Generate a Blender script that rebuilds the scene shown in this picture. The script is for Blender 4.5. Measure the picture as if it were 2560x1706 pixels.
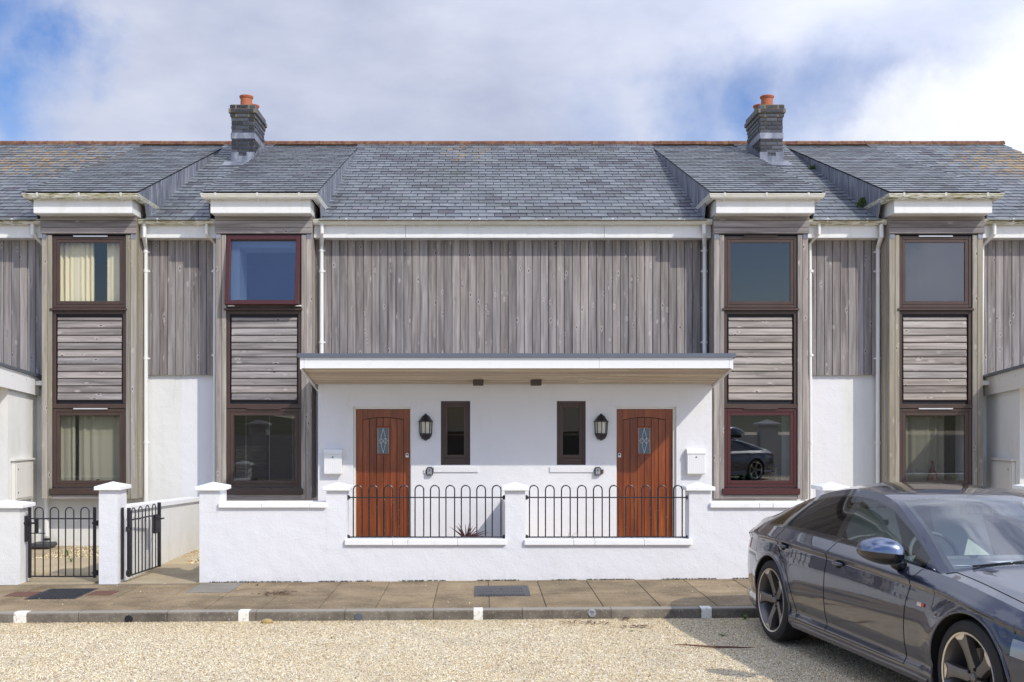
import bpy, bmesh, math, random
import numpy as np
from mathutils import Vector, Matrix, noise as mnoise
random.seed(7); rng = np.random.default_rng(7)
sc = bpy.context.scene
for o in list(bpy.data.objects): bpy.data.objects.remove(o)
COL = sc.collection
R = math.radians

# ---------------------------------------------------------------- camera
F, CX, CY, EYE = 2740.0, 1200.0, 1058.0, 1.95     # focal length and vanishing point, photo pixels; eye height, m
cam = bpy.data.cameras.new('camera'); camo = bpy.data.objects.new('camera', cam); COL.objects.link(camo)
camo.location = (0, 0, EYE); camo.rotation_euler = (R(90), 0, 0)
cam.sensor_width = 36; cam.lens = F / 2560 * 36
cam.shift_x = (1280 - CX) / 2560; cam.shift_y = (CY - 853) / 2560
cam.clip_end = 3000
sc.camera = camo

# ---------------------------------------------------------------- node helper
def N(nt, typ, ins=None, **at):
    n = nt.nodes.new(typ)
    for k, v in at.items(): setattr(n, k, v)
    for k, v in (ins or {}).items():
        s = n.inputs[k]
        if isinstance(v, bpy.types.NodeSocket): nt.links.new(v, s)
        elif isinstance(v, bpy.types.Node): nt.links.new(v.outputs[0], s)
        else:
            try: s.default_value = v
            except Exception: s.default_value = tuple(v) + (1,)
    return n
def MATH(nt, op, a, b=0.0, c=0.0, clamp=False):
    return N(nt, 'ShaderNodeMath', {0: a, 1: b, 2: c}, operation=op, use_clamp=clamp).outputs[0]
def MIXC(nt, f, a, b, mode='MIX'):
    n = N(nt, 'ShaderNodeMix', data_type='RGBA', blend_type=mode)
    for i, v in ((0, f), (6, a), (7, b)):
        if isinstance(v, bpy.types.NodeSocket): nt.links.new(v, n.inputs[i])
        else: n.inputs[i].default_value = v if i == 0 else tuple(v)[:3] + (1,)
    return n.outputs[2]
def RAMP(nt, f, stops, interp='LINEAR'):
    n = N(nt, 'ShaderNodeValToRGB', {0: f}); cr = n.color_ramp; cr.interpolation = interp
    while len(cr.elements) < len(stops): cr.elements.new(.5)
    for e, (p, c) in zip(cr.elements, stops):
        e.position = p; e.color = (c, c, c, 1) if isinstance(c, (int, float)) else tuple(c)[:3] + (1,)
    return n.outputs[0]
def MAPR(nt, v, a, b, c=0.0, d=1.0, smooth=False):
    n = N(nt, 'ShaderNodeMapRange', {0: v, 1: a, 2: b, 3: c, 4: d})
    if smooth: n.interpolation_type = 'SMOOTHSTEP'
    return n.outputs[0]
def NOISE(nt, vec, scale, detail=4, rough=.55, dist=0.0):
    return N(nt, 'ShaderNodeTexNoise', {'Vector': vec, 'Scale': scale, 'Detail': detail, 'Roughness': rough, 'Distortion': dist}).outputs[0]

# ---------------------------------------------------------------- sun and sky
SD = Vector((-1.07, 1.2, -1.36)).normalized()        # direction the sunlight travels
sun = bpy.data.lights.new('sun', 'SUN'); sun.energy = 2.9; sun.angle = R(.6); sun.color = (1, .945, .85)
so = bpy.data.objects.new('sun', sun); COL.objects.link(so)
so.rotation_euler = (-SD).to_track_quat('Z', 'Y').to_euler(); so.location = (8, -8, 12)
w = bpy.data.worlds.new('World'); sc.world = w; w.use_nodes = True
nt = w.node_tree; nt.nodes.clear()
sky = N(nt, 'ShaderNodeTexSky', sky_type='NISHITA', sun_disc=False, sun_elevation=math.asin(-SD.z),
        sun_rotation=math.atan2(-SD.x, -SD.y), air_density=1.0, dust_density=.6, ozone_density=2.0)
tc = N(nt, 'ShaderNodeTexCoord').outputs['Generated']
sep = N(nt, 'ShaderNodeSeparateXYZ', {0: tc})
def dirblob(px, py, r, soft, warp):
    d = Vector(((px - CX) / F, 1, (CY - py) / F)).normalized()
    wv = N(nt, 'ShaderNodeVectorMath', {0: tc, 1: warp}, operation='ADD').outputs[0]
    dd = N(nt, 'ShaderNodeVectorMath', {0: wv, 1: tuple(d)}, operation='DISTANCE').outputs['Value']
    return MAPR(nt, dd, r - soft, r + soft, 1, 0, True)
wn = N(nt, 'ShaderNodeTexNoise', {'Vector': tc, 'Scale': 9.0, 'Detail': 8.0, 'Roughness': .6})
warp = N(nt, 'ShaderNodeVectorMath', {0: wn.outputs[1], 1: (-.5, -.5, -.5)}, operation='ADD').outputs[0]
warp = N(nt, 'ShaderNodeVectorMath', {0: warp, 'Scale': .17}, operation='SCALE').outputs[0]
flat = N(nt, 'ShaderNodeMapping', {'Vector': tc, 'Scale': (1, 1, 2.6), 'Location': (3.1, .4, .2)}).outputs[0]
big = NOISE(nt, flat, 2.2, 6, .55)
gap = MAPR(nt, big, .36, .24, 0, .8, True)             # scattered thin places over the whole sky
for px, py, r, s_, a in ((95, 110, .034, .042, 1), (-30, 20, .045, .045, .9), (0, 235, .036, .05, .95), (1740, 350, .026, .05, .8), (1880, 325, .032, .05, .9),
                         (2060, 250, .026, .045, .6), (2480, 95, .02, .04, .0), (1500, 330, .015, .05, .4)):
    gap = MATH(nt, 'MAXIMUM', gap, MATH(nt, 'MULTIPLY', dirblob(px, py, r, s_, warp), a))
clr = NOISE(nt, N(nt, 'ShaderNodeMapping', {'Vector': tc, 'Scale': (1, 1, 1.8), 'Location': (.3, 5.1, 1.2)}).outputs[0], 2.6, 8, .6)
back = MAPR(nt, sep.outputs[1], .80, .35, 0, 1, True)   # beyond the bank of cloud over the roofs the sky breaks up into blue
gap = MATH(nt, 'MAXIMUM', gap, MATH(nt, 'MULTIPLY', MATH(nt, 'MULTIPLY', MAPR(nt, clr, .53, .42, 0, 1, True), back), .95))
south = N(nt, 'ShaderNodeVectorMath', {0: N(nt, 'ShaderNodeVectorMath', {0: tc, 1: warp}, operation='ADD').outputs[0], 1: (-.12, -.90, .36)}, operation='DISTANCE').outputs['Value']
gap = MATH(nt, 'MAXIMUM', gap, MAPR(nt, south, .52, .34, 0, .9, True))   # the open blue that the upper windows mirror
shade = NOISE(nt, N(nt, 'ShaderNodeMapping', {'Vector': tc, 'Scale': (1, 1, 2.2), 'Location': (1.7, 2.2, 0)}).outputs[0], 5.0, 7, .55)
cumul = MATH(nt, 'MAXIMUM', dirblob(2340, 350, .042, .028, warp), MATH(nt, 'MULTIPLY', dirblob(2520, 330, .07, .035, warp), 1))
cl = RAMP(nt, shade, [(.30, (.46, .51, .67)), (.50, (.59, .635, .78)), (.70, (.73, .76, .86))])
cl = MIXC(nt, MATH(nt, 'MULTIPLY', cumul, .8), cl, (.80, .82, .88))
dsun = N(nt, 'ShaderNodeVectorMath', {0: tc, 1: tuple(-SD)}, operation='DOT_PRODUCT').outputs['Value']
glow = MAPR(nt, dsun, -.35, 1, 1.0, 2.7)               # cloud is thinner and brighter towards the sun
cl = N(nt, 'ShaderNodeVectorMath', {0: cl, 'Scale': glow}, operation='SCALE').outputs[0]
gap = MATH(nt, 'MULTIPLY', gap, MATH(nt, 'SUBTRACT', 1, MATH(nt, 'MULTIPLY', cumul, .95)))
b1 = N(nt, 'ShaderNodeBackground', {0: sky, 1: .14}); b2 = N(nt, 'ShaderNodeBackground', {0: cl, 1: 1.04})
tint = N(nt, 'ShaderNodeHueSaturation', {'Hue': .515, 'Saturation': 1.35, 'Color': sky.outputs[0]}); nt.links.new(tint.outputs[0], b1.inputs[0])
ms = N(nt, 'ShaderNodeMixShader', {0: gap, 1: b2, 2: b1})
N(nt, 'ShaderNodeOutputWorld', {0: ms})
sc.view_settings.view_transform = 'Standard'; sc.view_settings.look = 'None'
sc.view_settings.exposure = 0.03; sc.view_settings.gamma = 1; sc.view_settings.use_curve_mapping = False
sc.render.engine = 'CYCLES'
sc.cycles.max_bounces = 8; sc.cycles.transparent_max_bounces = 12
sc.cycles.use_denoising = True

# ---------------------------------------------------------------- materials
def mat(name, col=(.8, .8, .8), rough=.6, metal=0.0, fn=None, **ex):
    m = bpy.data.materials.new(name); m.use_nodes = True
    nt = m.node_tree; b = nt.nodes['Principled BSDF']
    b.inputs['Base Color'].default_value = tuple(col) + (1,); b.inputs['Roughness'].default_value = rough
    b.inputs['Metallic'].default_value = metal
    for k, v in ex.items(): b.inputs[k.replace('_', ' ')].default_value = v
    if fn: fn(nt, b)
    return m
def setc(nt, b, c): nt.links.new(c, b.inputs['Base Color'])
def bump(nt, b, h, strength=.3, dist=.01):
    bn = N(nt, 'ShaderNodeBump', {'Height': h, 'Strength': strength, 'Distance': dist})
    nt.links.new(bn.outputs[0], b.inputs['Normal'])
def geo_pos(nt): return N(nt, 'ShaderNodeNewGeometry').outputs['Position']
def obj_vec(nt):
    o = N(nt, 'ShaderNodeTexCoord').outputs['Object']; r = N(nt, 'ShaderNodeObjectInfo').outputs['Random']
    off = N(nt, 'ShaderNodeCombineXYZ', {0: MATH(nt, 'MULTIPLY', r, 37), 1: MATH(nt, 'MULTIPLY', r, 91), 2: MATH(nt, 'MULTIPLY', r, 53)})
    return N(nt, 'ShaderNodeVectorMath', {0: o, 1: off}, operation='ADD').outputs[0], r

def render_fn(base, stain, amount=.5):
    def fn(nt, b):
        p = geo_pos(nt)
        a = NOISE(nt, N(nt, 'ShaderNodeMapping', {'Vector': p, 'Scale': (1, 1, .35)}).outputs[0], 2.2, 7, .62)
        d = NOISE(nt, N(nt, 'ShaderNodeMapping', {'Vector': p, 'Scale': (1, 1, .12)}).outputs[0], 9, 5, .6)
        m = MATH(nt, 'MULTIPLY', MAPR(nt, a, .5, .8), MAPR(nt, d, .35, .75))
        c = MIXC(nt, MATH(nt, 'MULTIPLY', m, amount, clamp=True), base, stain)
        z = N(nt, 'ShaderNodeSeparateXYZ', {0: p}).outputs[2]     # rain splash dirt just above the paving
        sp = MATH(nt, 'MULTIPLY', MAPR(nt, z, .10, .24, 1, 0, True), MAPR(nt, NOISE(nt, p, 14, 5, .7), .42, .7))
        c = MIXC(nt, MATH(nt, 'MULTIPLY', sp, .22), c, (.36, .33, .27))
        sm = NOISE(nt, p, .9, 3); c = MIXC(nt, MATH(nt, 'MULTIPLY', sm, .12), c, (.62, .63, .66))
        setc(nt, b, c)
        f = NOISE(nt, p, 55, 4, .6); g = NOISE(nt, p, 6, 4, .5)
        bump(nt, b, MATH(nt, 'ADD', MATH(nt, 'MULTIPLY', f, .35), g), .6, .016)
    return fn
M_render = mat('white_render', rough=.85, fn=render_fn((.76, .755, .765), (.56, .54, .47), .42))
M_render_dirty = mat('weathered_white_render', rough=.85, fn=render_fn((.75, .745, .71), (.42, .43, .36), .75))
M_coping = mat('white_coping_paint', (.86, .86, .85), .6, fn=lambda nt, b: (
    setc(nt, b, MIXC(nt, MAPR(nt, NOISE(nt, geo_pos(nt), 5, 6, .65), .56, .8, 0, .5), (.86, .86, .85), (.52, .52, .44))),
    bump(nt, b, NOISE(nt, geo_pos(nt), 70, 3), .15, .006)))

def wood_fn(axis, dark, light, green=0.0, knots=1.0):
    def fn(nt, b):
        v, r = obj_vec(nt)
        along, cross = 1.2, 24
        s = {'Z': (cross, cross, along), 'X': (along, cross, cross), 'Y': (cross, along, cross)}[axis]
        ks = {'Z': (8.5, 8.5, 3.6), 'X': (3.6, 8.5, 8.5), 'Y': (8.5, 3.6, 8.5)}[axis]
        vk = N(nt, 'ShaderNodeMapping', {'Vector': v, 'Scale': ks}).outputs[0]
        vo = N(nt, 'ShaderNodeTexVoronoi', {'Vector': vk, 'Scale': 1.0, 'Randomness': 1.0})
        kd = vo.outputs['Distance']
        near = MAPR(nt, kd, .05, .34, 1, 0, True)
        wv = N(nt, 'ShaderNodeVectorMath', {0: v, 1: N(nt, 'ShaderNodeCombineXYZ', {0: MATH(nt, 'MULTIPLY', near, .03), 1: MATH(nt, 'MULTIPLY', near, .03), 2: MATH(nt, 'MULTIPLY', near, .03)})}, operation='ADD').outputs[0]
        g = NOISE(nt, N(nt, 'ShaderNodeMapping', {'Vector': wv, 'Scale': s}).outputs[0], 1.0, 6, .62, .3)
        st = NOISE(nt, N(nt, 'ShaderNodeMapping', {'Vector': v, 'Scale': tuple(x * .18 for x in s)}).outputs[0], 1.0, 4, .6)
        f = MATH(nt, 'ADD', MATH(nt, 'MULTIPLY', g, .75), MATH(nt, 'MULTIPLY', st, .55))
        c = RAMP(nt, f, [(.38, dark), (.62, tuple(.5 * (a + c_) for a, c_ in zip(dark, light))), (.86, light)])
        tone = MAPR(nt, r, 0, 1, .77, 1.06)
        warm = MATH(nt, 'FRACT', MATH(nt, 'MULTIPLY', r, 7.3))
        c = MIXC(nt, MATH(nt, 'MULTIPLY', warm, .5), c, MIXC(nt, 1.0, c, (1.08, .98, .86), 'MULTIPLY'))
        c = N(nt, 'ShaderNodeVectorMath', {0: c, 'Scale': tone}, operation='SCALE').outputs[0]
        halo = MATH(nt, 'MULTIPLY', MAPR(nt, kd, .08, .22, 1, 0, True), .38 * knots)
        c = MIXC(nt, halo, c, tuple(min(1, x * 1.5) for x in light))
        kn = MATH(nt, 'MULTIPLY', MAPR(nt, kd, .06, .105, 1, 0, True), .9 * knots)
        c = MIXC(nt, kn, c, (.035, .03, .03))
        if green:
            gn = MAPR(nt, NOISE(nt, N(nt, 'ShaderNodeMapping', {'Vector': geo_pos(nt), 'Scale': (9, 9, .8)}).outputs[0], 1.0, 5, .6), .40, .62, 0, green)
            c = MIXC(nt, gn, c, (.27, .24, .085))
        setc(nt, b, c); bump(nt, b, f, .5, .006)
    return fn
WD, WL = (.060, .051, .051), (.42, .39, .38)
M_woodZ = mat('weathered_larch_upright', rough=.82, fn=wood_fn('Z', WD, WL))
M_woodX = mat('weathered_larch_level', rough=.82, fn=wood_fn('X', WD, WL))
M_woodXp = mat('weathered_slat', rough=.82, fn=wood_fn('X', (.085, .070, .064), (.52, .475, .435)))
M_post = mat('weathered_post', rough=.85, fn=wood_fn('Z', (.115, .10, .095), (.46, .425, .39)))
M_postg = mat('algae_stained_post', rough=.85, fn=wood_fn('Z', (.125, .112, .10), (.46, .425, .38), .32))
M_soffit = mat('soffit_board_wood', rough=.8, fn=wood_fn('X', (.34, .28, .21), (.76, .67, .56), 0, .6))
def mahog(nt, b):
    v, r = obj_vec(nt)
    g = NOISE(nt, N(nt, 'ShaderNodeMapping', {'Vector': v, 'Scale': (38, 38, 1.6)}).outputs[0], 1, 6, .6, .4)
    l = NOISE(nt, N(nt, 'ShaderNodeMapping', {'Vector': geo_pos(nt), 'Scale': (4, 4, 1.1)}).outputs[0], 1, 3)
    c = RAMP(nt, MATH(nt, 'ADD', MATH(nt, 'MULTIPLY', g, .6), MATH(nt, 'MULTIPLY', l, .4)), [(.3, (.10, .019, .004)), (.5, (.215, .046, .008)), (.72, (.35, .10, .02))])
    setc(nt, b, N(nt, 'ShaderNodeVectorMath', {0: c, 'Scale': MAPR(nt, r, 0, 1, .85, 1.15)}, operation='SCALE').outputs[0])
    bump(nt, b, g, .15, .002)
M_door = mat('varnished_mahogany', rough=.34, fn=mahog, Coat_Weight=.25, Coat_Roughness=.2)
M_groove = mat('door_groove', (.035, .008, .003), .7)
def slate_fn(nt, b):
    v, r = obj_vec(nt)
    at = N(nt, 'ShaderNodeAttribute', attribute_name='rnd').outputs['Fac']
    r = MATH(nt, 'FRACT', MATH(nt, 'ADD', r, at))
    p = geo_pos(nt)
    c = RAMP(nt, r, [(0, (.078, .074, .088)), (.10, (.095, .092, .112)), (.17, (.128, .143, .162)), (.45, (.150, .168, .190)), (.72, (.172, .190, .208)), (.93, (.200, .218, .235)), (1, (.155, .148, .182))])
    n1 = NOISE(nt, N(nt, 'ShaderNodeMapping', {'Vector': p, 'Scale': (1, .5, 1)}).outputs[0], 7, 6, .65)
    c = MIXC(nt, 1, c, RAMP(nt, n1, [(.25, .50), (.5, 1.0), (.8, 1.45)]), 'MULTIPLY')
    n2 = NOISE(nt, p, .8, 4)
    c = MIXC(nt, MAPR(nt, n2, .5, .72, 0, .55), c, (.085, .095, .085))
    mo = MATH(nt, 'MULTIPLY', MAPR(nt, NOISE(nt, p, 15, 6, .7), .48, .62), MAPR(nt, NOISE(nt, p, 1.1, 3), .46, .62))
    c = MIXC(nt, MATH(nt, 'MULTIPLY', mo, .7), c, (.055, .065, .028))
    x, y, z = (N(nt, 'ShaderNodeSeparateXYZ', {0: p}).outputs[i] for i in (0, 1, 2))
    def zone(x0, z0, rx, rz):
        q = MATH(nt, 'ADD', MATH(nt, 'POWER', MATH(nt, 'ABSOLUTE', MATH(nt, 'DIVIDE', MATH(nt, 'SUBTRACT', x, x0), rx)), 2.0),
                 MATH(nt, 'POWER', MATH(nt, 'ABSOLUTE', MATH(nt, 'DIVIDE', MATH(nt, 'SUBTRACT', z, z0), rz)), 2.0))
        return MAPR(nt, q, 0, 1, 1, 0)
    zn = MATH(nt, 'MAXIMUM', MATH(nt, 'MAXIMUM', MATH(nt, 'MULTIPLY', zone(-8.2, 6.9, 2.6, 1.0), .8), zone(10.4, 6.7, 2.3, 1.0)), MATH(nt, 'MULTIPLY', zone(-.3, 7.2, .9, .5), .7))
    li = MAPR(nt, MATH(nt, 'ADD', NOISE(nt, p, 7.5, 7, .72), MATH(nt, 'MULTIPLY', zn, .20)), .655, .71)
    li = MATH(nt, 'MULTIPLY', li, MAPR(nt, zn, 0, .15))
    c = MIXC(nt, MATH(nt, 'MULTIPLY', li, .8), c, (.42, .25, .055))
    setc(nt, b, N(nt, 'ShaderNodeVectorMath', {0: c, 'Scale': .90}, operation='SCALE').outputs[0]); bump(nt, b, n1, .3, .008)
    nt.links.new(MAPR(nt, n1, .2, .8, .35, .62), b.inputs['Roughness'])
M_slate_edge = mat('slate_edge', (.012, .013, .014), .9)  # near-black: moss and the shadow line under each course, put into the colour
M_slate = mat('blue_grey_slate', rough=.5, fn=slate_fn)
M_roofunder = mat('roof_underlay', (.012, .012, .015), .9)
def lead_fn(nt, b):
    p = geo_pos(nt)
    n_ = NOISE(nt, N(nt, 'ShaderNodeMapping', {'Vector': p, 'Scale': (3, 9, 1.2)}).outputs[0], 1.6, 6, .65)
    setc(nt, b, RAMP(nt, n_, [(.3, (.10, .11, .14)), (.5, (.22, .235, .28)), (.75, (.50, .50, .54))]))
    nt.links.new(MAPR(nt, n_, .2, .8, .3, .6), b.inputs['Roughness'])
M_lead = mat('weathered_lead', rough=.45, metal=.35, fn=lead_fn)
M_flash = mat('grey_flashing', (.135, .15, .18), .42, .3)
def upvc_fn(nt, b):
    p = geo_pos(nt)
    n_ = MAPR(nt, NOISE(nt, N(nt, 'ShaderNodeMapping', {'Vector': p, 'Scale': (3, 3, .7)}).outputs[0], 2.4, 6, .65), .5, .8, 0, .35)
    setc(nt, b, MIXC(nt, n_, (.80, .80, .78), (.50, .47, .36)))
M_upvc = mat('white_plastic', rough=.32, fn=upvc_fn)
def gutter_fn(amount):
    def fn(nt, b):
        p = geo_pos(nt)
        n_ = NOISE(nt, N(nt, 'ShaderNodeMapping', {'Vector': p, 'Scale': (2.2, 2.2, 16)}).outputs[0], 2.0, 7, .7)
        c = MIXC(nt, MAPR(nt, n_, .45, .62, 0, amount), (.74, .73, .66), (.50, .46, .28))
        n3 = NOISE(nt, N(nt, 'ShaderNodeMapping', {'Vector': p, 'Scale': (3, 3, 30), 'Location': (5, 1, 2)}).outputs[0], 2.6, 7, .7)
        c = MIXC(nt, MAPR(nt, n3, .62 - .14 * amount, .76 - .14 * amount, 0, amount), c, (.13, .13, .035))
        setc(nt, b, c)
    return fn
M_gutter = mat('white_gutter', rough=.38, fn=gutter_fn(.35))
M_gutter_mossy = mat('mossy_gutter', rough=.5, fn=gutter_fn(1.0))
M_brown = mat('brown_window_frame', (.060, .034, .024), .42, fn=lambda nt, b: setc(nt, b, MIXC(nt, NOISE(nt, geo_pos(nt), 3, 5), (.042, .024, .018), (.085, .05, .037))))
M_red = mat('red_brown_window_frame', (.068, .018, .017), .36)
M_reveal = mat('black_reveal', (.008, .008, .012), .6)
M_silver = mat('bright_aluminium', (.75, .75, .76), .3, .6)
M_iron = mat('black_painted_iron', (.014, .013, .016), .38, fn=lambda nt, b: setc(nt, b, MIXC(nt, MAPR(nt, NOISE(nt, geo_pos(nt), 60, 5, .7), .60, .68), (.014, .013, .016), (.28, .27, .26))))
M_ironclean = mat('black_gate_iron', (.013, .012, .017), .35)
M_white = mat('white_trim', (.80, .80, .79), .4)
M_offwhite = mat('off_white_trim', (.72, .70, .64), .5)
M_terra = mat('terracotta_pot', (.42, .13, .055), .75, fn=lambda nt, b: setc(nt, b, MIXC(nt, NOISE(nt, geo_pos(nt), 9, 5), (.46, .145, .06), (.28, .09, .05))))
def brick_fn(nt, b):
    v, r = obj_vec(nt); p = geo_pos(nt)
    c = RAMP(nt, r, [(0, (.016, .018, .028)), (.5, (.032, .037, .052)), (1, (.070, .078, .10))])
    c = MIXC(nt, 1, c, RAMP(nt, NOISE(nt, p, 22, 6, .7), [(.3, .6), (.75, 1.6)]), 'MULTIPLY')
    z = N(nt, 'ShaderNodeSeparateXYZ', {0: p}).outputs[2]
    mo = MATH(nt, 'MULTIPLY', MAPR(nt, z, 7.45, 7.8), MAPR(nt, NOISE(nt, p, 13, 6, .7), .46, .62))
    c = MIXC(nt, MATH(nt, 'MULTIPLY', mo, .45), c, (.11, .10, .03))
    setc(nt, b, c); bump(nt, b, NOISE(nt, p, 60, 4), .3, .004)
M_brick = mat('blue_engineering_brick', rough=.5, fn=brick_fn)
M_mortar = mat('chimney_mortar', (.19, .16, .11), .9)
def ridge_fn(nt, b):
    p = geo_pos(nt); v, r = obj_vec(nt)
    c = RAMP(nt, NOISE(nt, p, 9, 7, .7), [(.3, (.065, .028, .018)), (.5, (.15, .062, .034)), (.66, (.22, .13, .065)), (.8, (.36, .27, .10))])
    setc(nt, b, c)
M_ridge = mat('clay_ridge_tile', rough=.85, fn=ridge_fn)
def gravel_base(nt, b):
    p = geo_pos(nt)
    vo = N(nt, 'ShaderNodeTexVoronoi', {'Vector': p, 'Scale': 105.0})
    cc = N(nt, 'ShaderNodeSeparateColor', {0: vo.outputs['Color']}).outputs[0]
    c = RAMP(nt, cc, [(0, (.25, .17, .09)), (.25, (.50, .38, .22)), (.6, (.74, .61, .40)), (1, (.90, .82, .64))])
    c = MIXC(nt, MAPR(nt, vo.outputs['Distance'], .3, .8, 0, .5), c, (.16, .11, .07))
    setc(nt, b, c); bump(nt, b, vo.outputs['Distance'], -.8, .01)
M_gravelbase = mat('packed_gravel', rough=.9, fn=gravel_base)
def gravel_fn(nt, b):
    c = N(nt, 'ShaderNodeAttribute', attribute_name='stone').outputs['Color']
    p = geo_pos(nt)
    a = NOISE(nt, p, 1.6, 4)
    c = MIXC(nt, MAPR(nt, a, .52, .75, 0, .3), c, (.20, .18, .15), 'MIX')
    c = MIXC(nt, MAPR(nt, NOISE(nt, p, .55, 5, .6), .40, .70, 0, .32), c, MIXC(nt, 1.0, c, (.98, .82, .58), 'MULTIPLY'))
    y = N(nt, 'ShaderNodeSeparateXYZ', {0: p}).outputs[1]      # finer, dirtier stones gather under the kerb
    c = MIXC(nt, MATH(nt, 'MULTIPLY', MAPR(nt, y, 10.1, 10.8), MAPR(nt, NOISE(nt, p, 3.0, 5, .7), .35, .65, .15, .75)), c, MIXC(nt, 1.0, c, (.70, .60, .40), 'MULTIPLY'))
    setc(nt, b, c)
M_gravel = mat('gravel_stones', rough=.75, fn=gravel_fn)
def slab_fn(c1, c2, c3):
    def fn(nt, b):
        p = geo_pos(nt); v, r = obj_vec(nt)
        sp = NOISE(nt, p, 48, 4, .7); st = NOISE(nt, p, 2.3, 6, .65)
        c = MIXC(nt, MAPR(nt, st, .35, .7), c1, c2)
        c = MIXC(nt, MAPR(nt, sp, .58, .72), c, c3)
        c = MIXC(nt, MAPR(nt, sp, .40, .30, 0, .55), c, (.06, .048, .035))
        c = N(nt, 'ShaderNodeVectorMath', {0: c, 'Scale': MAPR(nt, r, 0, 1, .86, 1.12)}, operation='SCALE').outputs[0]
        setc(nt, b, c); bump(nt, b, sp, .4, .004)
    return fn
M_slab = mat('brown_aggregate_slab', rough=.85, fn=slab_fn((.165, .118, .062), (.33, .245, .138), (.58, .49, .36)))
M_slab_light = mat('pale_concrete_path', rough=.85, fn=slab_fn((.42, .33, .20), (.52, .43, .28), (.62, .55, .43)))
def kerb_fn(nt, b):
    slab_fn((.085, .072, .056), (.24, .21, .165), (.40, .37, .31))(nt, b)
    base = b.inputs['Base Color'].links[0].from_socket
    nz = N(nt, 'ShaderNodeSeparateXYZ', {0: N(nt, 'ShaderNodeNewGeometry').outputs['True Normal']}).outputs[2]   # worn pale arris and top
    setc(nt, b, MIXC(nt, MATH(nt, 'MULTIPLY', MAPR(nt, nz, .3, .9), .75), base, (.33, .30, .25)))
M_kerb = mat('lichened_concrete_kerb', rough=.9, fn=kerb_fn)
M_kerbtop = mat('worn_kerb_top', rough=.9, fn=slab_fn((.20, .18, .145), (.28, .255, .21), (.40, .38, .33)))
M_paint = mat('worn_white_paint', (.78, .76, .68), .7, fn=lambda nt, b: setc(nt, b, MIXC(nt, MAPR(nt, NOISE(nt, geo_pos(nt), 40, 6, .7), .55, .66), (.80, .78, .70), (.36, .31, .24))))
M_cast = mat('dark_cast_iron', (.055, .057, .065), .45, .3, fn=lambda nt, b: setc(nt, b, MIXC(nt, NOISE(nt, geo_pos(nt), 30, 5), (.022, .023, .028), (.075, .078, .09))))
M_rust = mat('rusty_iron', (.13, .055, .035), .8, fn=lambda nt, b: setc(nt, b, MIXC(nt, NOISE(nt, geo_pos(nt), 30, 5), (.07, .03, .02), (.20, .09, .055))))
M_soil = mat('garden_soil', rough=.95, fn=lambda nt, b: setc(nt, b, MIXC(nt, NOISE(nt, geo_pos(nt), 8, 5), (.10, .07, .04), (.32, .25, .16))))
M_green = mat('fresh_green_leaf', (.10, .20, .03), .5, Subsurface_Weight=.0)
M_darkgreen = mat('dark_moss', (.03, .06, .012), .8)
M_purple = mat('red_purple_blade', (.09, .025, .03), .45)
M_curtain = mat('cream_curtain', (.84, .76, .54), .85)
M_curtain_grey = mat('grey_green_curtain', (.34, .33, .26), .85)
M_room = mat('dim_room_wall', (.10, .10, .10), .9)
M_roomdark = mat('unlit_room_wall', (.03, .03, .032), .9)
M_roomwarm = mat('warm_room_wall', (.34, .30, .22), .9)
M_roomwhite = mat('white_room_reveal', (.75, .75, .76), .7)
def glass_mat(name, tint, r0=.08, rough=0.0):
    m = bpy.data.materials.new(name); m.use_nodes = True; nt = m.node_tree; nt.nodes.clear()
    g_ = N(nt, 'ShaderNodeNewGeometry')                # Schlick reflectance, the same from either side of the pane
    cs = MATH(nt, 'ABSOLUTE', N(nt, 'ShaderNodeVectorMath', {0: g_.outputs['Normal'], 1: g_.outputs['Incoming']}, operation='DOT_PRODUCT').outputs['Value'])
    fr = MATH(nt, 'ADD', r0, MATH(nt, 'MULTIPLY', MATH(nt, 'POWER', MATH(nt, 'SUBTRACT', 1.0, cs, clamp=True), 5.0), 1 - r0), clamp=True)
    t = N(nt, 'ShaderNodeBsdfTransparent', {0: tuple(tint) + (1,)}); g = N(nt, 'ShaderNodeBsdfGlossy', {0: (1, 1, 1, 1), 'Roughness': rough})
    N(nt, 'ShaderNodeOutputMaterial', {0: N(nt, 'ShaderNodeMixShader', {0: fr, 1: t, 2: g})})
    return m
M_glass = glass_mat('window_glass', (.94, .94, .92), .05)
M_glass_small = glass_mat('shaded_window_glass', (.5, .5, .5), .022)
M_glass_dark = glass_mat('dark_reflecting_glass', (.34, .36, .40), .085)
M_glass_sky = glass_mat('coated_window_glass', (.62, .68, .74), .15)
M_lampglass = mat('frosted_lamp_glass', (.62, .60, .48), .35)
M_leadglass = mat('obscured_leaded_glass', (.10, .14, .17), .25, Coat_Weight=.5)

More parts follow.
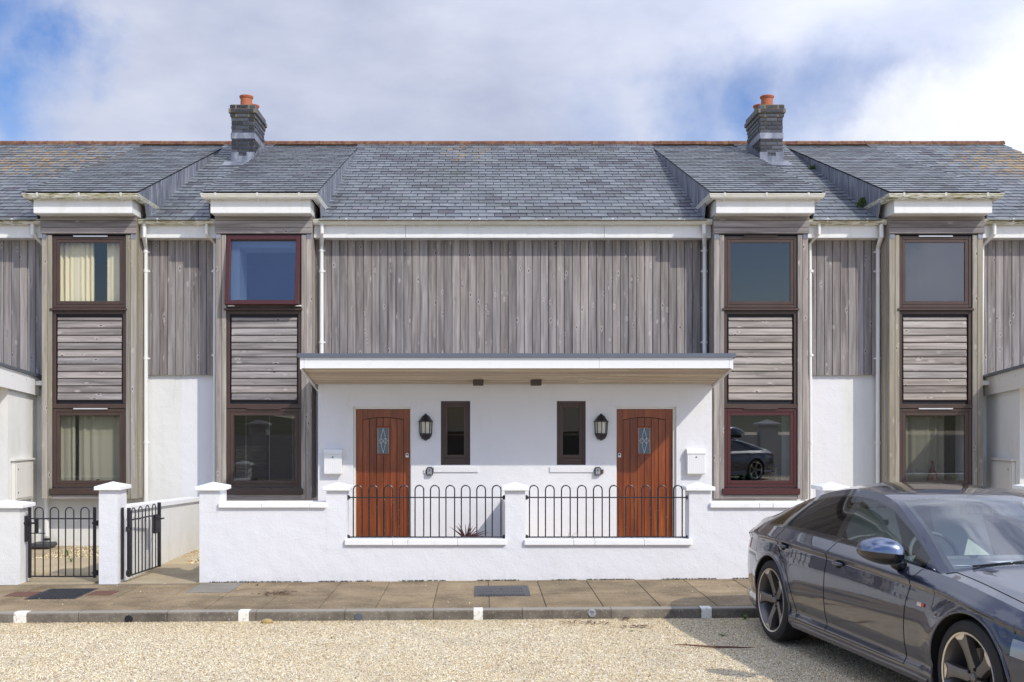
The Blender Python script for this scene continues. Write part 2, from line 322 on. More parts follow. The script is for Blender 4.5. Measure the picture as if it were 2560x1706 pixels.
# ---------------------------------------------------------------- object helpers
WO = {}                                                # frame origin of every parent, so that parts can be given in place
def link(o, parent=None):
    COL.objects.link(o)
    if parent is not None: o.parent = parent
    return o
def tag(o, label=None, cat=None, group=None, kind=None):
    if label: o['label'] = label
    if cat: o['category'] = cat
    if group: o['group'] = group
    if kind: o['kind'] = kind
    return o
def empty(name, loc, label=None, cat=None, group=None, kind=None):
    o = bpy.data.objects.new(name, None); o.empty_display_size = .1
    o.location = loc; WO[o.name] = Vector(loc); link(o)
    return tag(o, label, cat, group, kind)
class MB:
    def __init__(s): s.v = []; s.f = []
    def add(s, vs, fs):
        n = len(s.v); s.v += [tuple(v) for v in vs]; s.f += [tuple(i + n for i in f) for f in fs]; return s
    def box(s, x0, x1, y0, y1, z0, z1, bev=0.0):
        x0, x1 = min(x0, x1), max(x0, x1); y0, y1 = min(y0, y1), max(y0, y1); z0, z1 = min(z0, z1), max(z0, z1)
        if bev <= 0:
            return s.add([(x, y, z) for x in (x0, x1) for y in (y0, y1) for z in (z0, z1)],
                         [(0, 1, 3, 2), (4, 6, 7, 5), (0, 4, 5, 1), (2, 3, 7, 6), (0, 2, 6, 4), (1, 5, 7, 3)])
        b = bev; vs = []; idx = {}
        for ix, x in ((0, x0), (1, x1)):
            for iy, y in ((0, y0), (1, y1)):
                for iz, z in ((0, z0), (1, z1)):
                    sx, sy, sz = (1, -1)[ix], (1, -1)[iy], (1, -1)[iz]
                    for a in range(3):
                        q = [x + sx * b, y + sy * b, z + sz * b]; q[a] = (x, y, z)[a]
                        idx[(ix, iy, iz, a)] = len(vs); vs.append(tuple(q))
        fs = []
        for a in range(3):
            for t in (0, 1):
                o1, o2 = [k for k in range(3) if k != a]; c = []
                for p_, q_ in ((0, 0), (1, 0), (1, 1), (0, 1)):
                    k = [0, 0, 0]; k[a] = t; k[o1] = p_; k[o2] = q_; c.append(idx[(*k, a)])
                fs.append(tuple(c))
        for a in range(3):
            o1, o2 = [k for k in range(3) if k != a]
            for p_ in (0, 1):
                for q_ in (0, 1):
                    k0 = [0, 0, 0]; k0[o1] = p_; k0[o2] = q_; k1 = list(k0); k1[a] = 1
                    fs.append((idx[(*k0, o1)], idx[(*k1, o1)], idx[(*k1, o2)], idx[(*k0, o2)]))
        for k in [(i, j, l) for i in (0, 1) for j in (0, 1) for l in (0, 1)]:
            fs.append((idx[(*k, 0)], idx[(*k, 1)], idx[(*k, 2)]))
        return s.add(vs, fs)
    def tube(s, pts, r, n=8, caps=True, closed=False):
        pts = [Vector(p) for p in pts]; rs = r if isinstance(r, (list, tuple)) else [r] * len(pts)
        base = len(s.v); prev = None; m = len(pts)
        for i, p in enumerate(pts):
            if closed: t = (pts[(i + 1) % m] - pts[i - 1]).normalized()
            else: t = (pts[min(i + 1, m - 1)] - pts[max(i - 1, 0)]).normalized()
            if prev is None:
                a = Vector((0, 0, 1)) if abs(t.z) < .9 else Vector((1, 0, 0)); u = t.cross(a).normalized()
            else: u = (prev - t * prev.dot(t)).normalized()
            prev = u; q = t.cross(u)
            for k in range(n):
                an = 2 * math.pi * k / n; s.v.append(tuple(p + (u * math.cos(an) + q * math.sin(an)) * rs[i]))
        for i in range(m if closed else m - 1):
            for k in range(n):
                a = base + i * n + k; b = base + i * n + (k + 1) % n; j = (i + 1) % m
                s.f.append((a, b, base + j * n + (k + 1) % n, base + j * n + k))
        if caps and not closed:
            s.f.append(tuple(base + k for k in range(n))[::-1]); s.f.append(tuple(base + (m - 1) * n + k for k in range(n)))
        return s
    def lathe(s, prof, c, n=16, a0=0, a1=2 * math.pi, axis='Z'):
        full = abs(a1 - a0 - 2 * math.pi) < 1e-6; base = len(s.v); m = n if full else n + 1
        for r, h in prof:
            for k in range(m):
                a = a0 + (a1 - a0) * k / n
                d = {'Z': (r * math.cos(a), r * math.sin(a), h), 'Y': (r * math.cos(a), h, r * math.sin(a)), 'X': (h, r * math.cos(a), r * math.sin(a))}[axis]
                s.v.append((c[0] + d[0], c[1] + d[1], c[2] + d[2]))
        for i in range(len(prof) - 1):
            for k in range(n):
                k2 = (k + 1) % m if full else k + 1
                s.f.append((base + i * m + k, base + i * m + k2, base + (i + 1) * m + k2, base + (i + 1) * m + k))
        return s
    def prism(s, poly, y0, y1, plane='XZ'):
        n = len(poly)
        def P(a, b, y): return {'XZ': (a, y, b), 'XY': (a, b, y), 'YZ': (y, a, b)}[plane]
        return s.add([P(a, b, y0) for a, b in poly] + [P(a, b, y1) for a, b in poly],
                     [tuple(range(n))[::-1], tuple(range(n, 2 * n))] + [(i, (i + 1) % n, n + (i + 1) % n, n + i) for i in range(n)])
    def build(s, name, m, parent=None, smooth=False, kind=None, label=None, cat=None, group=None, origin=None, bevel=0, shear=0.0):
        v = np.array(s.v, dtype=float)
        if shear: v[:, 2] += shear * v[:, 0]
        o = Vector(origin) if origin is not None else Vector(((v[:, 0].min() + v[:, 0].max()) / 2, (v[:, 1].min() + v[:, 1].max()) / 2, v[:, 2].min()))
        me = bpy.data.meshes.new(name)
        me.from_pydata([tuple(q) for q in (v - np.array(o))], [], s.f); me.update()
        bm = bmesh.new(); bm.from_mesh(me); bmesh.ops.recalc_face_normals(bm, faces=bm.faces)
        if bevel: bmesh.ops.bevel(bm, geom=list(bm.edges), offset=bevel, segments=1, affect='EDGES', clamp_overlap=True)
        bm.to_mesh(me); bm.free()
        if smooth:
            for p in me.polygons: p.use_smooth = True
            try: me.set_sharp_from_angle(angle=R(38))
            except Exception: pass
        me.materials.append(m)
        ob = bpy.data.objects.new(name, me); link(ob, parent)
        ob.location = o - (WO[parent.name] if parent is not None else Vector()); WO[ob.name] = o
        return tag(ob, label, cat, group, kind)
def copy_piece(src, parent, world_loc, rot=(0, 0, 0), scale=(1, 1, 1), name=None):
    c = bpy.data.objects.new(name or src.name.split('.')[0], src.data); link(c, parent)
    c.location = Vector(world_loc) - WO[parent.name]; c.rotation_euler = rot; c.scale = scale; WO[c.name] = Vector(world_loc)
    return c
def B(*a, **k): return MB().box(*a, **k)
def PX(x, D): return (x - CX) * D / F                   # a photo column / row at a measured depth -> metres
def PZ(y, D): return EYE - (y - CY) * D / F
SL = .007                                               # the lane rises gently to the right
SYM = .5                                                # the mirror line of the terrace
def sweep(path, prof, name, m, parent, **k):
    """profile (outward, up) swept along a level plan path with mitred corners; outward = right of travel"""
    mb = MB(); P = [Vector((p[0], p[1])) for p in path]; z = path[0][2]; n = len(prof); L = len(P)
    for i, p in enumerate(P):
        d0 = (P[i] - P[i - 1]).normalized() if i else (P[1] - P[0]).normalized()
        d1 = (P[i + 1] - P[i]).normalized() if i < L - 1 else d0
        n0 = Vector((d0.y, -d0.x)); n1 = Vector((d1.y, -d1.x)); b = (n0 + n1).normalized(); b = b / max(.2, b.dot(n0))
        for a, h in prof: q = p + b * a; mb.v.append((q.x, q.y, z + h))
    for i in range(L - 1):
        for j in range(n):
            mb.f.append((i * n + j, i * n + (j + 1) % n, (i + 1) * n + (j + 1) % n, (i + 1) * n + j))
    mb.f.append(tuple(range(n))); mb.f.append(tuple((L - 1) * n + j for j in range(n))[::-1])
    return mb.build(name, m, parent, **k)
# ================================================================= ground, kerb, pavement
mb = MB(); mb.add([(-160, -160, 0), (160, -160, 0), (160, 160, 0), (-160, 160, 0)], [(0, 1, 2, 3)])
mb.build('ground', M_gravelbase, kind='structure', label='pale gravel ground of the parking court', shear=SL)

KF, KB_, WF = 10.86, 10.985, 12.87                      # kerb face, kerb back, wall face
pav = B(-14, 14, KB_, WF + .3, -.05, .088).build('pavement', M_mortar, kind='structure', label='brown flagged pavement between kerb and white wall', shear=SL)
def slab(x0, x1, y0, y1, m, parent, z=.099):
    v = (random.uniform(-.002, .002))
    return B(x0 + .004, x1 - .004, y0 + .004, y1 - .004, z - .03, z + v, .003).build('paving_slab', m, parent, shear=SL)
for k in range(-15, 17):
    x0 = -.479 + .573 * k
    for y0, y1 in ((KB_ + .005, 11.86), (11.868, 12.73), (12.738, 12.90)):
        if y1 > 12.8 and x0 + .57 < -3.3: continue
        slab(x0, x0 + .573, y0, y1, M_slab, pav)
kerb = B(-14, 14, KF + .012, KB_ - .004, -.05, .085).build('kerb', M_kerb, kind='structure', label='grey concrete kerb along the gravel', shear=SL)
def kerb_stone(x0, x1):
    mb = MB(); b = .016
    prof = [(KF, -.05), (KF, .099 - b), (KF + .005, .099 - .004), (KF + b, .099), (KB_, .099), (KB_, -.05)]
    mb.prism(prof, x0 + .003, x1 - .003, 'YZ')
    return mb.build('kerb_stone', M_kerb, kerb, shear=SL)
for k in range(-14, 15): kerb_stone(-.46 + .88 * k, -.46 + .88 * (k + 1))
for a, b_ in ((34, 66), (596, 622), (1184, 1207), (1753, 1779)):
    x0, x1 = PX(a, KF), PX(b_, KF)
    MB().prism([(KF - .004, -.01), (KF - .004, .088), (KF + .004, .1), (KF + .012, .1035), (KB_ - .01, .1035), (KB_ - .01, .10), (KF + .02, .09), (KF + .01, -.01)], x0, x1, 'YZ').build('white_mark', M_paint, kerb, shear=SL)
def kerb_disc(px, py, m, lab):
    x, z = PX(px, KF), PZ(py, KF)
    t = empty('kerb_disc', (x, KF, z), lab, 'kerb disc', 'round discs set in the kerb face')
    MB().lathe([(.0, -.012), (.036, -.012), (.040, -.006), (.040, 0)], (x, KF, z), 20, axis='Y').build('disc', m, t, origin=(x, KF, z))
    return t
kerb_disc(322, 1548, M_reveal, 'dark blue-black disc on the kerb face below the left gates')
kerb_disc(897, 1543, mat('worn_grey_disc', (.10, .11, .13), .6), 'worn grey disc on the kerb face below the left white railing wall')
M_disc = mat('pale_metal_disc', (.40, .41, .44), .45, .4)
dk = kerb_disc(1480, 1533, M_disc, 'pale grey numbered disc on the kerb face near the manhole cover')
def text_part(s, size, loc, m, parent, rot=(R(90), 0, 0), name='lettering', ext=.0006):
    cu = bpy.data.curves.new('lettering_curve', 'FONT'); cu.body = s; cu.size = size; cu.align_x = 'CENTER'; cu.align_y = 'CENTER'; cu.extrude = ext
    t = bpy.data.objects.new('tmp', cu); COL.objects.link(t); dg = bpy.context.evaluated_depsgraph_get()
    me = bpy.data.meshes.new_from_object(t.evaluated_get(dg)); bpy.data.objects.remove(t)
    me.materials.clear(); me.materials.append(m)
    o = bpy.data.objects.new(name, me); link(o, parent); o.location = Vector(loc) - WO[parent.name]; o.rotation_euler = rot
    return o
x, z = PX(1480, KF), PZ(1533, KF)
text_part('No', .030, (x, KF - .014, z + .013), M_reveal, dk); text_part('11', .036, (x, KF - .014, z - .014), M_reveal, dk)

# covers in the pavement
def cover(name, xa, xb, ya, yb, m, lab, cat, ribs=None):
    z = .1025
    t = empty(name, ((xa + xb) / 2, ya, z + SL * (xa + xb) / 2), lab, cat)
    B(xa, xb, ya, yb, z - .02, z).build('plate', m, t, shear=SL)
    if ribs == 'bars':
        n = 17; w_ = (xb - xa - .08) / n
        for r_, (p, q) in enumerate(((.05, .36), (.37, .63), (.64, .95))):
            for k in range(n):
                if r_ == 1 and k in (8,): continue
                B(xa + .04 + w_ * k + .003, xa + .04 + w_ * (k + 1) - .007, ya + (yb - ya) * p, ya + (yb - ya) * q, z, z + .006).build('rib', m, t, shear=SL)
    if ribs == 'grid':
        mb = MB()
        for k in range(12): mb.box(xa + .02 + k * (xb - xa - .04) / 12, xa + .02 + k * (xb - xa - .04) / 12 + .018, ya + .02, yb - .02, z, z + .004)
        for k in range(14): mb.box(xa + .02, xb - .02, ya + .02 + k * (yb - ya - .04) / 14, ya + .02 + k * (yb - ya - .04) / 14 + .012, z, z + .0055)
        mb.build('tread_pattern', m, t, shear=SL, kind='stuff')
    mb = MB(); e = .014
    for q in ((xa - e, xb + e, ya - e, ya), (xa - e, xb + e, yb, yb + e), (xa - e, xa, ya, yb), (xb, xb + e, ya, yb)): mb.box(*q, z - .02, z + .001)
    mb.build('frame', m, t, shear=SL)
    return t
cover('manhole_cover', PX(1189, 12.05), PX(1320, 12.05), 11.72, 12.42, M_cast, 'black ribbed manhole cover in the pavement below the middle pillar', 'manhole cover', 'bars')
cover('manhole_cover', -4.86, -4.345, 11.73, 12.44, M_cast, 'black gridded manhole cover in front of the closed gate', 'manhole cover', 'grid')
cover('stop_tap_cover', -5.17, -4.90, 11.93, 12.22, M_rust, 'small rusty cover left of the gridded manhole cover', 'utility cover')
cover('stop_tap_cover', -4.28, -4.04, 11.95, 12.24, M_rust, 'small rusty cover right of the gridded manhole cover', 'utility cover')
cover('meter_chamber_cover', -3.24, -2.78, 12.12, 12.80, M_kerbtop, 'grey concrete chamber cover against the foot of the white wall', 'utility cover')

# ================================================================= the terrace
MW, BF = 17.05, 16.60                                   # main wall face, bay face
M0, MZ, MS = 16.65, 5.022, .4703                         # main roof: eaves depth, height, slope
RD, RZ = 22.0, 7.538
B0, BZ = 16.24, 5.365; BS = (RZ - .03 - BZ) / (RD - B0)
XL, XR = -11.4, 10.5
BAYS = [(-6.64, -5.21), (-4.00, -2.55), (3.545, 4.97), (6.20, 7.62)]
SPLIT = [XL, -4.63, SYM, 5.62, XR]
HL = ['left-hand terraced house with cream curtains in both bay windows', 'terraced house with the top window tilted open, left of centre',
      'terraced house with potted plants in its lower bay window, right of centre', 'right-hand terraced house with a red vase in its lower window, behind the car']
houses = [empty('terraced_house', ((SPLIT[i] + SPLIT[i + 1]) / 2, MW, 0), HL[i], 'house', 'terraced houses of one row') for i in range(4)]
def house_at(x):
    for i in range(4):
        if x < SPLIT[i + 1]: return i
    return 3
ZF, ZC = 4.785, 2.695                                    # underside of fascia, foot of the side cladding
walls = [MB() for _ in range(4)]; roofm = [MB() for _ in range(4)]
SEGS = [(XL, -6.64, 0, 2.5), (-5.21, -4.63, 0, ZC), (-4.63, -4.00, 1, ZC), (-2.55, SYM, 1, 2.5), (SYM, 3.545, 2, 2.5), (4.97, 5.62, 2, ZC), (5.62, 6.20, 3, ZC), (7.62, XR, 3, 2.5)]
for xa, xb, h, zc in SEGS: walls[h].box(xa, xb, MW, MW + .2, -.1, 5.05)
for i, (a, b_) in enumerate(BAYS): walls[i].box(a, b_, MW, MW + .2, -.1, .798)
for i in range(4):
    B(SPLIT[i] + .21, SPLIT[i + 1] - .21, 26.8, 27.0, -.1, 5.0).build('rear_wall', M_render_dirty, houses[i])
    x0, x1 = SPLIT[i], SPLIT[i + 1]
for xe in (XL, XR - .2):
    walls[0 if xe < 0 else 3].add([(xe, MW + .2, -.1), (xe, 26.8, -.1), (xe, 26.8, 5.0), (xe, 22, 7.4), (xe, MW + .2, 5.0), (xe + .2, MW + .2, -.1), (xe + .2, 26.8, -.1), (xe + .2, 26.8, 5.0), (xe + .2, 22, 7.4), (xe + .2, MW + .2, 5.0)],
                                  [(0, 1, 2, 3, 4), (5, 6, 7, 8, 9), (0, 1, 6, 5), (1, 2, 7, 6), (2, 3, 8, 7), (3, 4, 9, 8), (4, 0, 5, 9)])
wallo = [walls[i].build('wall', M_render_dirty if i in (0, 3) else M_render, houses[i]) for i in range(4)]
clad = []
for i in range(4):
    mb = MB()
    for xa, xb, h, zc in SEGS:
        if h == i: mb.box(xa + .001, xb - .001, MW - .034, MW - .002, zc + .01, ZF)
    clad.append(mb.build('cladding', M_roofunder, houses[i]))
# upright boards
for xa, xb, zc in ((XL, -6.64, 2.5), (-5.21, -4.00, ZC), (-2.55, 3.545, 2.5), (4.97, 6.20, ZC), (7.62, XR, 2.5)):
    n = max(1, round((xb - xa) / .1245)); wd = (xb - xa) / n
    if xa == XL: xs = [-6.64 - wd * (k + 1) for k in range(24)]
    else: xs = [xa + wd * k for k in range(n)]
    for x in xs:
        j = random.uniform(0, .004)
        mb = MB(); y1 = MW - .035; y0 = y1 - .020 - j; a, b_ = x + .0035, x + wd - .0035
        mb.prism([(a, y1), (a, y0 + .005), (a + .006, y0), (b_ - .006, y0), (b_, y0 + .005), (b_, y1)], zc - random.uniform(0, .004), ZF, 'XY')
        mb.build('plank', M_woodZ, clad[house_at(x + wd / 2)])

# ---------------------------------------------------------------- roofs
for i in range(4):
    x0, x1 = SPLIT[i], SPLIT[i + 1]; m = roofm[i]; t = .05
    ye = M0 + .17; ze = MZ + .17 * MS
    m.add([(x0, ye, ze - t), (x1, ye, ze - t), (x1, RD, RZ - t), (x0, RD, RZ - t), (x0, ye, ze - t - .06), (x1, ye, ze - t - .06), (x1, RD, RZ - t - .06), (x0, RD, RZ - t - .06)],
          [(0, 1, 2, 3), (4, 5, 6, 7), (0, 1, 5, 4), (1, 2, 6, 5), (2, 3, 7, 6), (3, 0, 4, 7)])
    m.add([(x0, 27.2, MZ - t), (x1, 27.2, MZ - t), (x1, RD, RZ - t), (x0, RD, RZ - t), (x0, 27.2, MZ - .11), (x1, 27.2, MZ - .11), (x1, RD, RZ - .11), (x0, RD, RZ - .11)],
          [(0, 1, 2, 3), (4, 5, 6, 7), (0, 1, 5, 4), (1, 2, 6, 5), (2, 3, 7, 6), (3, 0, 4, 7)])
    a, b_ = BAYS[i][0] - .115, BAYS[i][1] + .115
    m.add([(a, B0 + .02, BZ - .02), (b_, B0 + .02, BZ - .02), (b_, RD, RZ - .04), (a, RD, RZ - .04), (a, B0 + .02, BZ - .05), (b_, B0 + .02, BZ - .05), (b_, RD, RZ - .07), (a, RD, RZ - .07)],
          [(0, 1, 2, 3), (4, 5, 6, 7), (0, 1, 5, 4), (1, 2, 6, 5), (2, 3, 7, 6), (3, 0, 4, 7)])
roofo = [roofm[i].build('roof', M_roofunder, houses[i]) for i in range(4)]
SW, SLEN = .25, .262
smesh = []
for k in range(5):
    mb = MB(); j = [random.uniform(-.004, .004) for _ in range(4)]; h = SW / 2 - .0045
    mb.add([(-h, 0 + j[0], 0), (h, 0 + j[1], 0), (h, SLEN, 0), (-h, SLEN, 0), (-h, j[0], .012), (h, j[1], .012), (h, SLEN, .012), (-h, SLEN, .012)],
           [(0, 3, 2, 1), (4, 5, 6, 7), (0, 1, 5, 4), (1, 2, 6, 5), (2, 3, 7, 6), (3, 0, 4, 7)])
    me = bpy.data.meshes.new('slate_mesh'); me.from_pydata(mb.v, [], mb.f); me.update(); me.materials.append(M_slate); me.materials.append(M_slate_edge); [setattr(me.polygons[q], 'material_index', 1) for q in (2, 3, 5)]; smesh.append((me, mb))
cands = [[] for _ in range(4)]
def slate_field(xa, xb, D0, Z0, S, D1, Z1, skip=()):
    th = math.atan(S); L = math.hypot(D1 - D0, Z1 - Z0); n = round(L / .2125); pitch = L / n
    for r_ in range(n):
        y = D0 + pitch * r_ * math.cos(th); z = Z0 + pitch * r_ * math.sin(th)
        off = (r_ % 2) * SW / 2 + random.uniform(-.006, .006)
        x = xa - SW + off
        while x < xb:
            l, r = max(x, xa), min(x + SW, xb); x += SW
            pieces = [(l, r)]
            for sa, sb in skip:
                q = []
                for a, b_ in pieces:
                    if b_ <= sa or a >= sb: q.append((a, b_))
                    else:
                        if a < sa: q.append((a, sa))
                        if b_ > sb: q.append((sb, b_))
                pieces = q
            for a, b_ in pieces:
                if b_ - a > .03: cands[house_at((a + b_) / 2)].append((y, z, (a + b_) / 2, (b_ - a) / SW, th))
slate_field(XL, XR, M0 - .03, MZ - .012, MS, RD, RZ, skip=[(a - .10, b_ + .10) for a, b_ in BAYS])
for a, b_ in BAYS: slate_field(a - .14, b_ + .14, B0 - .02, BZ - .008, BS, RD, RZ - .03)
for i in range(4):
    vis = [c for c in cands[i] if -10.2 * c[0] / 22 - .3 < c[2] < 11.2 * c[0] / 22 + .3]
    far = [c for c in cands[i] if c not in set(vis)]
    vis.sort(key=lambda c: c[0]); objs, rest = vis[:290], vis[290:] + far
    V, Fc, rnd = [], [], []
    def place(c, me_i):
        y, z, x, s, th = c; tilt = th - .042 + random.uniform(-.006, .006); rz = random.uniform(-.008, .008)
        return x, y + random.uniform(-.003, .003), z + .010, s, tilt, rz
    for c in objs:
        me = smesh[random.randrange(5)][0]; x, y, z, s, tilt, rz = place(c, 0)
        o = bpy.data.objects.new('slate', me); link(o, roofo[i]); o.location = Vector((x, y, z)) - WO[roofo[i].name]
        o.rotation_euler = (tilt, 0, rz); o.scale = (s, 1, 1)
    for c in rest:
        mb = smesh[random.randrange(5)][1]; x, y, z, s, tilt, rz = place(c, 0); ct, st = math.cos(tilt), math.sin(tilt); n = len(V); rr = random.random()
        for vx, vy, vz in mb.v:
            V.append((x + vx * s, y + vy * ct - vz * st, z + vy * st + vz * ct)); rnd.append(rr)
        Fc += [tuple(q + n for q in f) for f in mb.f]
    me = bpy.data.meshes.new('slates'); P = np.array(V); oc = np.array([P[:, 0].mean(), P[:, 1].mean(), P[:, 2].min()])
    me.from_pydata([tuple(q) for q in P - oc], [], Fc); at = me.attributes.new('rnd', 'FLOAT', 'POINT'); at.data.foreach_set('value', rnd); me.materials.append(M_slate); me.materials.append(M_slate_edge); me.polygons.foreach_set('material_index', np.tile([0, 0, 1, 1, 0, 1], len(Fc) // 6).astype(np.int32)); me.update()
    o = bpy.data.objects.new('upper_slates', me); link(o, roofo[i]); o.location = Vector(oc) - WO[roofo[i].name]; o['kind'] = 'stuff'; WO[o.name] = Vector(oc)
# ridge tiles
x = XL
while x < XR - .05:
    l = min(.455, XR - x); mb = MB(); zr = RZ + .028 + random.uniform(-.002, .002); n = 8
    mb.lathe([(.088, x + .002), (.088, x + l - .006), (.094, x + l - .006), (.094, x + l), (.075, x + l), (.075, x + .002)], (0, RD, zr - .045), n, 0, math.pi, 'X')
    mb.build('ridge_tile', M_ridge, roofo[house_at(x + l / 2)], smooth=True); x += l
for xe, h in ((XR, 3),):                               # right-hand verge
    MB().add([(xe - .03, M0, MZ - .12), (xe - .03, RD, RZ - .12), (xe - .03, RD, RZ + .0), (xe - .03, M0, MZ + .0), (xe, M0, MZ - .12), (xe, RD, RZ - .12), (xe, RD, RZ), (xe, M0, MZ)],
             [(0, 1, 2, 3), (4, 5, 6, 7), (0, 1, 5, 4), (1, 2, 6, 5), (2, 3, 7, 6), (3, 0, 4, 7)]).build('verge', M_offwhite, houses[h])
# cheeks of the bay roofs
def mainz(y): return MZ + (y - M0) * MS
def bayz(y): return BZ + (y - B0) * BS
for i, (a, b_) in enumerate(BAYS):
    for sgn, xx in ((-1, a - .115), (1, b_ + .115)):
        yj = M0 + (5.33 - MZ) / MS
        x0, x1 = sorted((xx, xx + sgn * .012))
        ck = MB().prism([(B0 + .04, 5.31), (B0 + .04, bayz(B0 + .04) - .01), (RD - .3, bayz(RD - .3) - .01), (RD - .3, mainz(RD - .3) - .03), (yj - .02, 5.0), (M0 + .12, 5.0), (M0 - .02, 5.31)], x0, x1, 'YZ').build('roof_cheek', M_lead, houses[i])
        for yy in (17.2, 18.1, 19.1, 20.2):
            zt, zb = bayz(yy), mainz(yy - .25)
            if zt - zb > .03:
                MB().tube([(xx + sgn * .016, yy, zt - .01), (xx + sgn * .016, yy - .12, max(zb, 5.2))], .004, 5).build('seam', M_flash, ck)
        xs0, xs1 = sorted((xx + sgn * .005, xx + sgn * .075))    # lead lying on the main slates beside the cheek
        y0, y1 = M0 + .30, RD - .6
        MB().add([(xs0, y0, mainz(y0) + .019), (xs1, y0, mainz(y0) + .019), (xs1, y1, mainz(y1) + .019), (xs0, y1, mainz(y1) + .019)], [(0, 1, 2, 3)]).build('flashing', M_lead, ck)

# ---------------------------------------------------------------- gutters, fascias, pipes
def gprof(r=.056, t=.005):
    o = [(r * math.cos(a), r * math.sin(a) * 1.42) for a in np.linspace(0, -math.pi, 11)]
    return [(r + .006, .002), (r + .006, -.008)] + o[1:] + [(-r + t, 0)] + [((r - t) * math.cos(a), (r - t) * math.sin(a) * 1.42) for a in np.linspace(-math.pi, 0, 9)][1:]
def bracket(x, y, z, parent):
    MB().lathe([(.060, -.013), (.064, -.013), (.064, .013), (.060, .013)], (x, y, z), 10, math.pi, 2 * math.pi, 'X').box(x - .014, x + .014, y - .066, y - .045, z - .004, z + .010).box(x - .010, x + .010, y - .01, y + .066, z - .085, z - .055).build('gutter_bracket', M_upvc, parent)
main_g = []
for xa, xb, h, mm in ((XL, -6.64, 0, M_gutter_mossy), (-5.20, -4.01, 0, M_gutter_mossy), (-2.54, SYM, 1, M_gutter), (SYM, 3.535, 2, M_gutter), (4.98, 6.19, 3, M_gutter_mossy), (7.63, XR, 3, M_gutter_mossy)):
    a = xa + (.06 if xa in (-5.20, -2.54) else .0)
    MB().box(xa, xb, 16.775, 16.80, ZF + .002, 4.99).box(xa, xb, 16.80, MW - .0, ZF - .001, ZF + .012).build('fascia', M_upvc, houses[h], bevel=0)
    g = sweep([(xa, 16.712, 5.048), (xb, 16.712, 5.048)], gprof(), 'gutter', mm, houses[h])
    n = max(2, round((xb - xa) / .93))
    for k in range(n): bracket(xa + (k + .5) * (xb - xa) / n, 16.712, 5.048, g)
    for k in range(int((xb - xa) // 2)):
        xx = xa + 1.4 + 2 * k
        MB().box(xx, xx + .004, 16.772, 16.7745, ZF + .004, 4.988).build('fascia_joint', M_reveal, houses[h])
for i, (a, b_) in enumerate(BAYS):
    mm = M_gutter if i in (1, 2) else M_gutter_mossy
    mb = MB(); e = .02
    mb.box(a - e, b_ + e, 16.35, 16.37, 5.085, 5.30)
    mb.box(a - e, a - e + .02, 16.371, 17.30, 5.086, 5.30).box(b_ + e - .02, b_ + e, 16.371, 17.30, 5.086, 5.30)
    mb.build('bay_fascia', M_upvc, houses[i])
    B(a - .0, b_ + .0, 16.372, MW, 5.075, 5.090).build('bay_soffit', M_upvc, houses[i])
    g = sweep([(a - .085, 17.32, 5.35), (a - .085, 16.285, 5.35), (b_ + .085, 16.285, 5.35), (b_ + .085, 17.32, 5.35)], gprof(), 'bay_gutter', mm, houses[i])
    for k in range(3): bracket(a + .08 + k * .62, 16.285, 5.35, g)
def pipe(pts, h, clips=(), r=.034, name='downpipe'):
    p = MB().tube(pts, r, 12).build(name, M_upvc, houses[h], smooth=True)
    for z in clips:
        x, y = pts[-1][0], pts[-1][1]
        MB().tube([(x, y, z - .02), (x, y, z + .02)], r + .006, 12).build('collar', M_upvc, p, smooth=True)
        MB().box(x - .055, x + .055, y + r - .002, y + r + .006, z - .012, z + .012, .003).build('clip', M_upvc, p)
    return p
yp = MW - .10
pipe([(PX(809, 16.9), 16.712, 4.99), (PX(809, 16.9), 16.712, 4.86), (PX(805, 17), yp, 4.68), (PX(805, 17), yp, 2.75)], 1, (4.62, 4.30, 3.2))
pipe([(PX(1754, 16.9), 16.712, 4.99), (PX(1754, 16.9), 16.712, 4.86), (PX(1760, 17), yp, 4.68), (PX(1760, 17), yp, 2.75)], 2, (4.62, 4.30, 3.2))
pipe([(PX(370, 16.9), 16.712, 4.99), (PX(370, 16.9), 16.712, 4.80), (PX(367, 17), yp, 4.66), (PX(367, 17), yp, .15)], 0, (4.6, 4.30, 2.95, 1.65))
pipe([(PX(2192, 16.9), 16.712, 4.99), (PX(2192, 16.9), 16.712, 4.80), (PX(2192, 17), yp, 4.66), (PX(2192, 17), yp, .15)], 3, (4.6, 4.30, 2.95, 1.65))
pipe([(PX(524, 16.9), 16.712, 4.99), (PX(524, 16.9), 16.712, 4.84), (PX(538, 16.95), yp, 4.72), (PX(538, 17), yp, .15)], 1, (4.3, 3.0, 1.65), .028)
pipe([(PX(2038, 16.9), 16.712, 4.99), (PX(2038, 16.9), 16.712, 4.84), (PX(2024.5, 16.95), yp, 4.72), (PX(2024.5, 17), yp, .15)], 2, (4.3, 3.0, 1.65), .028)
pipe([(PX(94, 16.9), 16.712, 4.99), (PX(94, 16.9), 16.712, 4.84), (PX(112, 16.95), yp, 4.68), (PX(114, 16.9), yp, .20)], 0, (), .034)
pipe([(PX(2471, 16.9), 16.712, 4.99), (PX(2471, 16.9), 16.712, 4.84), (PX(2455, 16.95), yp, 4.68), (PX(2452, 16.9), yp, .20)], 3, (), .034)
for i, (a, b_) in enumerate(BAYS):
    x = (b_ + .085) if i in (0, 1) else (b_ + .085 if i == 2 else a - .085)
    if i < 3: pipe([(x, 17.12, 5.31), (x, 17.12, 5.13)], i, (), .034, 'gutter_outlet')

